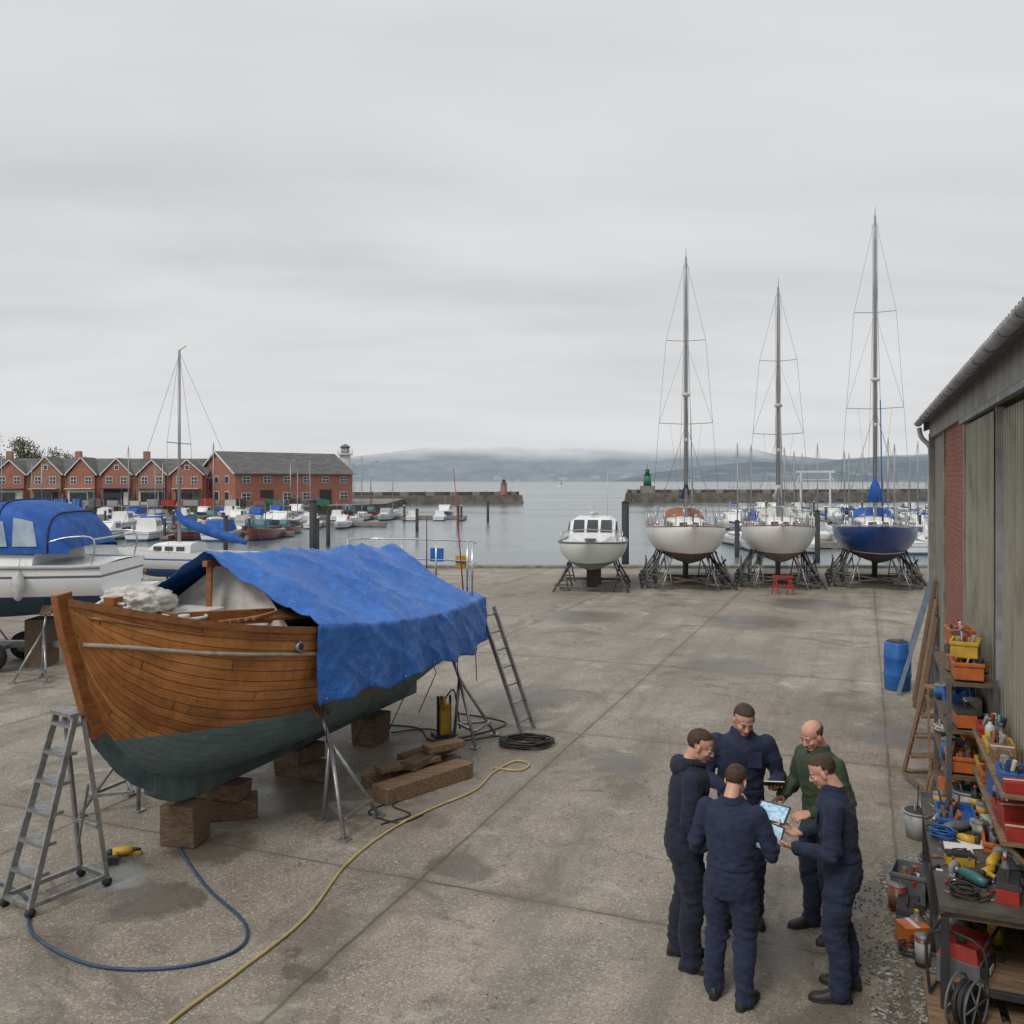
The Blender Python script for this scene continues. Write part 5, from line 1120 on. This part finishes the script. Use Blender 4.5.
for x in(-70,-52,-33,-22.5):
    m=MB(); m.tube([(0,0,0),(0,0,6.5)],[.09,.06],steel,8); m.tube(smooth([(0,0,6.4),(.3,0,6.8),(.9,0,6.9)],4),.04,steel,6); m.box((1.0,0,6.88),(.5,.2,.1),greyp); m.obj('street_lamp',(x,134+max(0,(x+33))*.9,0))

# ---------------------------------------------------------------- people
def evalmesh(mb,name,vox,sm=4,fac=.5):
    o=mb.obj('tmp'); r=o.modifiers.new('r','REMESH'); r.mode='VOXEL'; r.voxel_size=vox; r.use_smooth_shade=True
    s=o.modifiers.new('s','SMOOTH'); s.factor=fac; s.iterations=sm
    dg=bpy.context.evaluated_depsgraph_get(); dg.update(); me=D.meshes.new_from_object(o.evaluated_get(dg)); me.name=name
    D.objects.remove(o); me.materials.clear(); 
    me.polygons.foreach_set('use_smooth',[True]*len(me.polygons)); return me
def addo(me,name,parent,mats,M=None):
    for m in mats: me.materials.append(m)
    o=D.objects.new(name,me); scene.collection.objects.link(o); o.parent=parent
    if M is not None: o.matrix_local=M
    return o
def cloth(name,c,c2):
    m,nt,o=newmat(name); tc=N(nt,'ShaderNodeTexCoord').outputs['Object']
    n=NOI(nt,tc,7,7,.65,.3); n2=NOI(nt,tc,160,3,.5); col=MIX(nt,RNG(nt,n,.3,.7),(*c,1),(*c2,1)); col=MIX(nt,RNG(nt,NOI(nt,tc,4,6,.7),.58,.72,0,.25),col,(.10,.10,.11,1))
    h=MA(nt,'ADD',MA(nt,'MULTIPLY',n,.9),MA(nt,'MULTIPLY',n2,.12)); b=BS(nt,o,col,.85,0,BUMP(nt,h,.7,.025)); b.inputs['Sheen Weight'].default_value=.05; return m
navy=cloth('navy_coverall',(.020,.030,.075),(.010,.016,.042)); navyd=cloth('dark_navy_hoodie',(.012,.017,.040),(.006,.009,.023)); greenj=cloth('green_work_jacket',(.055,.085,.045),(.032,.052,.03)); trous=cloth('work_trousers',(.016,.024,.056),(.009,.014,.034))
def skinm(name,c):
    m,nt,o=newmat(name); tc=N(nt,'ShaderNodeTexCoord').outputs['Object']; n=NOI(nt,tc,22,5,.6); col=MIX(nt,RNG(nt,n,.3,.7),(*c,1),(c[0]*.88,c[1]*.74,c[2]*.68,1)); b=BS(nt,o,col,.5,0,BUMP(nt,NOI(nt,tc,120,3),.12,.005)); b.inputs['Subsurface Weight'].default_value=.12; b.inputs['Subsurface Radius'].default_value=(.012,.005,.003); b.inputs['Subsurface Scale'].default_value=1.; return m
skinA=skinm('skin',(.64,.38,.28)); skinB=skinm('skin_ruddy',(.68,.38,.29))
hairm=pm('brown_hair',(.085,.048,.028),(.04,.022,.013),rough=.6,scale=60,bump=.7,st=(1,1,.3),dirt=0)
hairg=pm('greying_hair',(.15,.11,.085),(.08,.06,.045),rough=.6,scale=60,bump=.7,dirt=0)
lipm=pm('lips',(.42,.17,.13),(.36,.14,.11),rough=.5,dirt=0); eyem=pm('eye_white',(.6,.58,.55),(.55,.53,.5),rough=.15,bump=0,dirt=0); irism=pm('iris',(.04,.03,.02),(.03,.02,.015),rough=.1,bump=0,dirt=0)
bootm=pm('work_boot',(.018,.016,.015),(.03,.026,.022),rough=.55,scale=14)
def ringz(cx,cy,z,a,b,n=22): return [V((cx+a*math.cos(2*math.pi*k/n),cy+b*math.sin(2*math.pi*k/n),z)) for k in range(n)]
def limb(mb,pts,rs,mat):
    mb.tube(smooth(pts,5),[interp(list(zip([i*5 for i in range(len(rs))],rs)),k) for k in range((len(pts)-1)*5+1)],mat,14)
    for p,r in((pts[0],rs[0]),(pts[-1],rs[-1]*.96)): mb.ell(p,(r,r,r),mat,12,8)
def hand(parent,wrist,fdir,back,side,curl,skin):
    Y=V(fdir).normalized(); Z=V(back); Z=(Z-Y*Z.dot(Y)).normalized(); X=Y.cross(Z)
    M=Matrix((X,Y,Z)).transposed().to_4x4(); M.translation=V(wrist)
    mb=MB(); pr=[(-.05,.026,.021),(-.01,.026,.019),(.02,.034,.018),(.05,.042,.016),(.08,.043,.014),(.097,.040,.010)]
    mb.loft([[V((a*math.cos(t),y,b*math.sin(t))) for t in [2*math.pi*k/16 for k in range(16)]] for y,a,b in pr],skin)
    for i,(bx,ln) in enumerate(((.031,.072),(.0105,.080),(-.0105,.074),(-.031,.058))):
        p=V((bx*side,.088,0)); an=0; pts=[p.copy()]; sp=(bx*side)*1.2
        for k,(f,c) in enumerate(((.45,.35),(.30,.8),(.25,.55))):
            an+=c*curl*(1+.08*i); p=p+V((sp*ln*.6,math.cos(an)*ln*f,-math.sin(an)*ln*f)); pts.append(p.copy())
        mb.tube(pts,[.0098,.0092,.0085,.0070],skin,10)
        for q,r in zip(pts,[.0095,.0095,.0088,.0070]): mb.ell(q,(r,r,r),skin,10,7)
    tp=[V((.022*side,.012,-.004)),V((.048*side,.036,-.014)),V((.060*side,.064,-.024)),V((.060*side,.090,-.034))]
    mb.tube(tp,[.015,.013,.0108,.0085],skin,10)
    for q,r in zip(tp,[.014,.013,.0105,.0085]): mb.ell(q,(r,r,r),skin,10,7)
    me=evalmesh(mb,'hand',.0042,2); addo(me,'hand_left' if side>0 else 'hand_right',parent,[skin],M); return M
def person(name,loc,face,H,arms,feet,lean=.06,hyaw=0,hpitch=20,top=None,leg=None,skin=None,hair=None,bald=False,jacket=False,hood=False,bulk=1.0):
    e=empty(name,(loc[0],loc[1],0),R(face-90),H/1.78); top=top or navy; leg=leg or top; skin=skin or skinA; hair=hair or hairm
    b=MB(); ly=lambda z: lean*max(0,(z-.95))/.5+ .0
    prof=[(.80,.150,.110),(.86,.176,.130),(.93,.184,.142),(1.0,.176,.136),(1.08,.168,.130),(1.18,.178,.136),(1.28,.194,.142),(1.37,.204,.138),(1.43,.203,.124),(1.475,.170,.102),(1.505,.108,.082),(1.54,.068,.068),(1.56,.062,.064)]
    if jacket: prof=[(.80,.15,.11),(.83,.20,.155),(.88,.206,.16)]+[(z,a*1.06+.004,c*1.08) for z,a,c in prof[2:10]]+prof[10:]
    b.loft([ringz(0,ly(z)-.01,z,a*bulk,c*bulk) for z,a,c in prof],top)
    for sg in(-1,1): b.ell((sg*.078,-.055,.90),(.09,.08,.11),top,14,10); b.ell((sg*.09,ly(1.33)+.045,1.33),(.09,.07,.09),top,14,10); b.ell((sg*.09,ly(1.38)-.06,1.36),(.09,.06,.11),top,14,10)
    for sg,(fx,fy,fa) in zip((-1,1),feet):
        kx=sg*.098*.5+fx*.5; kyy=fy*.5+.03
        limb(b,[(sg*.09,0,.90),(sg*.10*.7+fx*.3,fy*.25+.02,.70),(kx,kyy,.50),(kx*.5+fx*.5,fy*.75-.012,.33),(fx,fy-.02,.12),(fx,fy-.015,.065)],[.112*bulk,.104*bulk,.083*bulk,.080*bulk,.069*bulk,.073*bulk],top)
    for sg,key in((-1,'R'),(1,'L')):
        el,wr,fd,bk,cu=arms[key]; S=V((sg*.190*bulk,ly(1.44)-.01,1.432)); el=V(el);wr=V(wr)
        limb(b,[S,(S+el)/2+V((sg*.008,0,0)),el,(el+wr)/2,wr],[.076,.067,.058,.053,.045],top)
    me=evalmesh(b,'clothed_body',.0115,4)
    elb=[V(arms[k][0]) for k in 'LR']
    me.update(); nrm=[v.normal.copy() for v in me.vertices]
    for v,nn in zip(me.vertices,nrm):
        p=v.co; am=.0055
        am+=.010*math.exp(-((p.z-.5)/.12)**2)+.012*math.exp(-((p.z-.14)/.09)**2)+.009*math.exp(-((p.z-1.09)/.09)**2)+.010*math.exp(-((p.z-.80)/.10)**2)
        for q in elb: am+=.011*math.exp(-((p-q).length/.12)**2)
        f=noise.noise(V((p.x*7+4,p.y*7,p.z*19+p.x*9)))+.6*noise.noise(V((p.x*16,p.y*16+7,p.z*34-p.x*15)))
        rd=(1-abs(noise.noise(V((p.x*6+p.z*5,p.y*6,p.z*13+2)))))**3
        v.co=p+nn*(am*(f*.9+rd*.9-.35))
    if leg is not top:
        addo(me,'clothed_body',e,[top,leg])
        for p in me.polygons:
            c=p.center; p.material_index=1 if (c.z<.845 ) else 0
    else: addo(me,'clothed_body',e,[top])
    bt=MB()
    for fx,fy,fa in feet:
        T=Matrix.Translation(V((fx,fy,0)))@Matrix.Rotation(R(fa),4,'Z'); rg=[]
        for y,w,h in((-.105,.022,.05),(-.095,.034,.085),(-.05,.040,.105),(0,.042,.11),(.05,.045,.085),(.10,.050,.065),(.15,.046,.056),(.185,.030,.045),(.197,.012,.03)):
            rg.append([T@V((w*math.copysign(abs(math.cos(t))**.8,math.cos(t)),y,.022+(max(0,(h-.02)*math.sin(t)) if math.sin(t)>0 else .004*math.sin(t)))) for t in [2*math.pi*k/16 for k in range(16)]])
        bt.loft(rg,bootm)
        so=[]
        for z in(0,.024): so.append([T@V((( .050 if y>0 else .040)*k,y,z)) for y,k in((-.11,.3),(-.09,.85),(0,.88),(.1,1.03),(.17,.8),(.2,.25))]+[T@V((( .050 if y>0 else .040)*-k,y,z)) for y,k in((.2,.25),(.17,.8),(.1,1.03),(0,.88),(-.09,.85),(-.11,.3))])
        bt.loft(so,black,sm=False); bt.tube([T@V((0,-.02,.06)),T@V((0,-.025,.14))],[.048,.05],bootm,12)
    bt.obj('work_boots',parent=e)
    dt=MB()
    if hood:
        dt.ell((0,ly(1.47)-.085,1.49),(.125,.085,.075),top,24,14,fn=lambda p:p*(1+.15*noise.noise(p*14))); dt.tube([(.088*math.cos(t),ly(1.5)+.0+.082*math.sin(t),1.52+.012*math.cos(t*2)) for t in [2*math.pi*k/20 for k in range(21)]],.022,top,8)
    else:
        rg=[]
        for z,k in((1.495,1.32),(1.53,1.22),(1.555,1.24),(1.55,1.36),(1.505,1.55)): rg.append([V((.064*k*math.cos(t),ly(1.52)-.008+.064*k*math.sin(t),z-.022*max(0,math.sin(t))**2)) for t in [R(100)+R(340)*i/22 for i in range(23)]])
        dt.loft(rg,top,closed=False)
    if not jacket and not hood:
        dt.loft([ringz(0,ly(z)-.01,z,a*bulk,c*bulk,28) for z,a,c in((1.035,.173,.133),(1.037,.180,.141),(1.072,.178,.139),(1.074,.170,.130))],top,caps=False)
        for sg in(-1,1): dt.box((sg*.088*bulk,ly(1.33)+.120*bulk,1.33),(.11,.012,.12),top,Matrix.Rotation(R(6),3,'X'))
    for k in 'LR':
        el,wr=V(arms[k][0]),V(arms[k][1]); d=(wr-el).normalized(); dt.tube([wr-d*.035,wr+d*.008,wr+d*.010],[.050,.048,.038],top,14)
    dt.obj('collar_cuffs_and_pockets',parent=e,bev=.003)
    for key,sd in(('L',-1),('R',1)):
        el,wr,fd,bk,cu=arms[key]; d=(V(wr)-V(el)).normalized(); hand(e,V(wr)+d*.03,fd,bk,sd,cu,skin)
    hd=MB(); 
    hd.ell((0,-.012,.035),(.077,.096,.083),skin,24,16); hd.ell((0,.022,-.03),(.063,.068,.085),skin,20,14); hd.ell((0,.05,-.092),(.034,.034,.026),skin,14,10); hd.ell((0,.012,-.065),(.058,.058,.04),skin,16,10)
    hd.ell((0,.070,.020),(.052,.020,.012),skin,16,8); hd.tube([(0,.080,.012),(0,.098,-.018),(0,.104,-.032)],[.009,.012,.014],skin,10); hd.ell((0,.104,-.034),(.015,.012,.010),skin,10,8)
    for sg in(-1,1):
        hd.ell((sg*.036,.058,-.028),(.024,.024,.022),skin,12,8); hd.ell((sg*.079,-.004,-.012),(.009,.019,.031),skin,12,8,Matrix.Rotation(sg*.35,3,'Z')); hd.ell((sg*.011,.098,-.036),(.008,.009,.007),skin,8,6)
    hd.ell((0,.078,-.060),(.026,.014,.012),skin,14,8)
    hd.tube([(0,-.022,-.03),(0,-.03,-.10),(0,-.035,-.17)],[.056,.058,.066],skin,16)
    me=evalmesh(hd,'head',.0055,2)
    piv=V((0,ly(1.56)-.012,1.555)); M=Matrix.Translation(piv)@Matrix.Rotation(R(hyaw),4,'Z')@Matrix.Rotation(R(-hpitch),4,'X')@Matrix.Translation(V((0,.028,.108)))
    addo(me,'head',e,[skin],M)
    f=MB()
    for sg in(-1,1):
        f.ell((sg*.030,.075,-.001),(.0135,.0125,.009),eyem,12,8); f.ell((sg*.030,.0850,-.002),(.0062,.004,.0062),irism,10,6); f.ell((sg*.030,.079,.0085),(.0165,.011,.004),skin,12,6)
        f.tube([(sg*.014,.089,.018),(sg*.030,.089,.023),(sg*.046,.078,.018)],[.0035,.0045,.003],hair,6)
    f.ell((0,.0895,-.056),(.022,.0055,.0042),lipm,14,6); f.ell((0,.0885,-.0645),(.019,.0060,.0048),lipm,14,6); f.ell((0,.0945,-.0603),(.020,.0012,.0010),irism,14,6)
    fo=f.obj('face_features',parent=e); fo.matrix_local=M
    hr=MB(); sd=loc[0]*7
    def hf(p): return p*(1+.035*noise.noise(p*40+V((sd,0,0)))+.02*noise.noise(p*110))
    if bald: kp=lambda c:(c.y<.025 and c.z<.028 and c.z>-.075+.4*max(0,c.y+.03))
    else: kp=lambda c:((c.z>.030+.30*max(0,c.y) and c.y>.0) or (c.y<=.0 and c.z>-.045-.25*min(0.08,-c.y)) ) and not (abs(c.x)>.055 and c.z<-.01 and c.y>-.03)
    hr.ell((0,-.014,.036),(.0825,.1015,.0905) if not bald else (.0795,.099,.086),hair,56,40,fn=hf,keep=kp); ho=hr.obj('hair',parent=e); ho.matrix_local=M
    s2=ho.modifiers.new('s','SOLIDIFY'); s2.thickness=.008; s2.offset=-1
    return e
def held(m,name,person,c,up,n,bev=.002):
    o=m.obj(name,bev=bev)
    Y=V(up).normalized(); Z=V(n); Z=(Z-Y*Z.dot(Y)).normalized(); X=Y.cross(Z); M=Matrix((X,Y,Z)).transposed().to_4x4(); M.translation=V(c)
    P=Matrix.Translation(person.location)@Matrix.Rotation(person.rotation_euler[2],4,'Z')@Matrix.Scale(person.scale[0],4)
    o.matrix_world=P@M; return o
def tablet(parent,c,up,n,w=.25,h=.18):
    m=MB(); m.box((0,0,0),(w,h,.010),black); m.box((0,0,.0062),(w-.026,h-.026,.002),screen); return held(m,'tablet_computer',parent,c,up,n)
ft=[(-.11,0,8),(.11,0,-8)]
# key 'L' = arm on the man's +x side, 'R' = arm on his -x side (local frame, facing +y)
person('boatyard_worker',(1.42,7.36),-8,1.93,{'R':((-.27,.03,1.14),(-.12,.23,1.07),(.85,.5,-.05),(0,.5,.6),.6),'L':((.27,.02,1.14),(.13,.26,1.06),(-.85,.5,.0),(0,.5,.6),.6)},[(-.12,-.03,6),(.11,.05,-10)],lean=.05,hyaw=-12,hpitch=20,top=navyd,hood=True,bulk=1.08)
pB=person('boatyard_worker',(2.06,8.10),-98,1.99,{'R':((-.29,.02,1.17),(-.22,.26,1.18),(.1,.95,.1),(-.2,.2,-.95),.5),'L':((.28,.03,1.15),(.14,.27,1.12),(-.6,.75,.0),(.2,.3,.9),.7)},ft,lean=.05,hyaw=10,hpitch=28,top=navy,bulk=1.02)
m=MB(); m.box((0,0,0),(.15,.21,.008),paperm); m.box((0,0,-.006),(.16,.22,.004),black); held(m,'notebook',pB,(-.20,.40,1.235),(.1,.9,.42),(0,-.42,.9))
pC=person('boatyard_worker',(1.66,6.84),60,1.77,{'L':((.29,.09,1.15),(.23,.32,1.22),(-.05,1,.12),(.2,.1,-1),.45),'R':((-.28,.03,1.13),(-.10,.24,1.12),(.6,.8,.1),(-.2,.2,-1),.5)},[(-.13,.02,12),(.12,-.03,-12)],lean=.05,hyaw=-8,hpitch=24,top=navy,bulk=1.03)
tablet(pC,(.19,.52,1.30),(.1,.80,.50),(0,-.55,.85))
pD=person('boatyard_worker',(2.53,6.92),160,1.84,{'L':((.28,.05,1.15),(.10,.27,1.13),(-.5,.85,.1),(.2,.1,-1),.5),'R':((-.28,.07,1.14),(-.22,.31,1.13),(.05,1,.10),(-.2,.1,-1),.4)},[(-.12,.03,10),(.11,-.04,-6)],lean=.06,hyaw=4,hpitch=26,top=navy,bulk=1.03)
tablet(pD,(-.21,.50,1.17),(0,.85,.25),(-.62,-.15,.78))
person('boatyard_worker',(2.72,7.86),200,1.88,{'L':((.30,.06,1.16),(.15,.30,1.12),(-.4,.9,-.1),(.3,.3,.8),.55),'R':((-.31,.02,1.16),(-.22,.27,1.10),(.2,.95,-.15),(-.3,.2,.9),.6)},[(-.13,0,10),(.13,.03,-10)],lean=.05,hyaw=6,hpitch=24,top=greenj,leg=trous,skin=skinB,hair=hairg,bald=True,jacket=True,bulk=1.05)
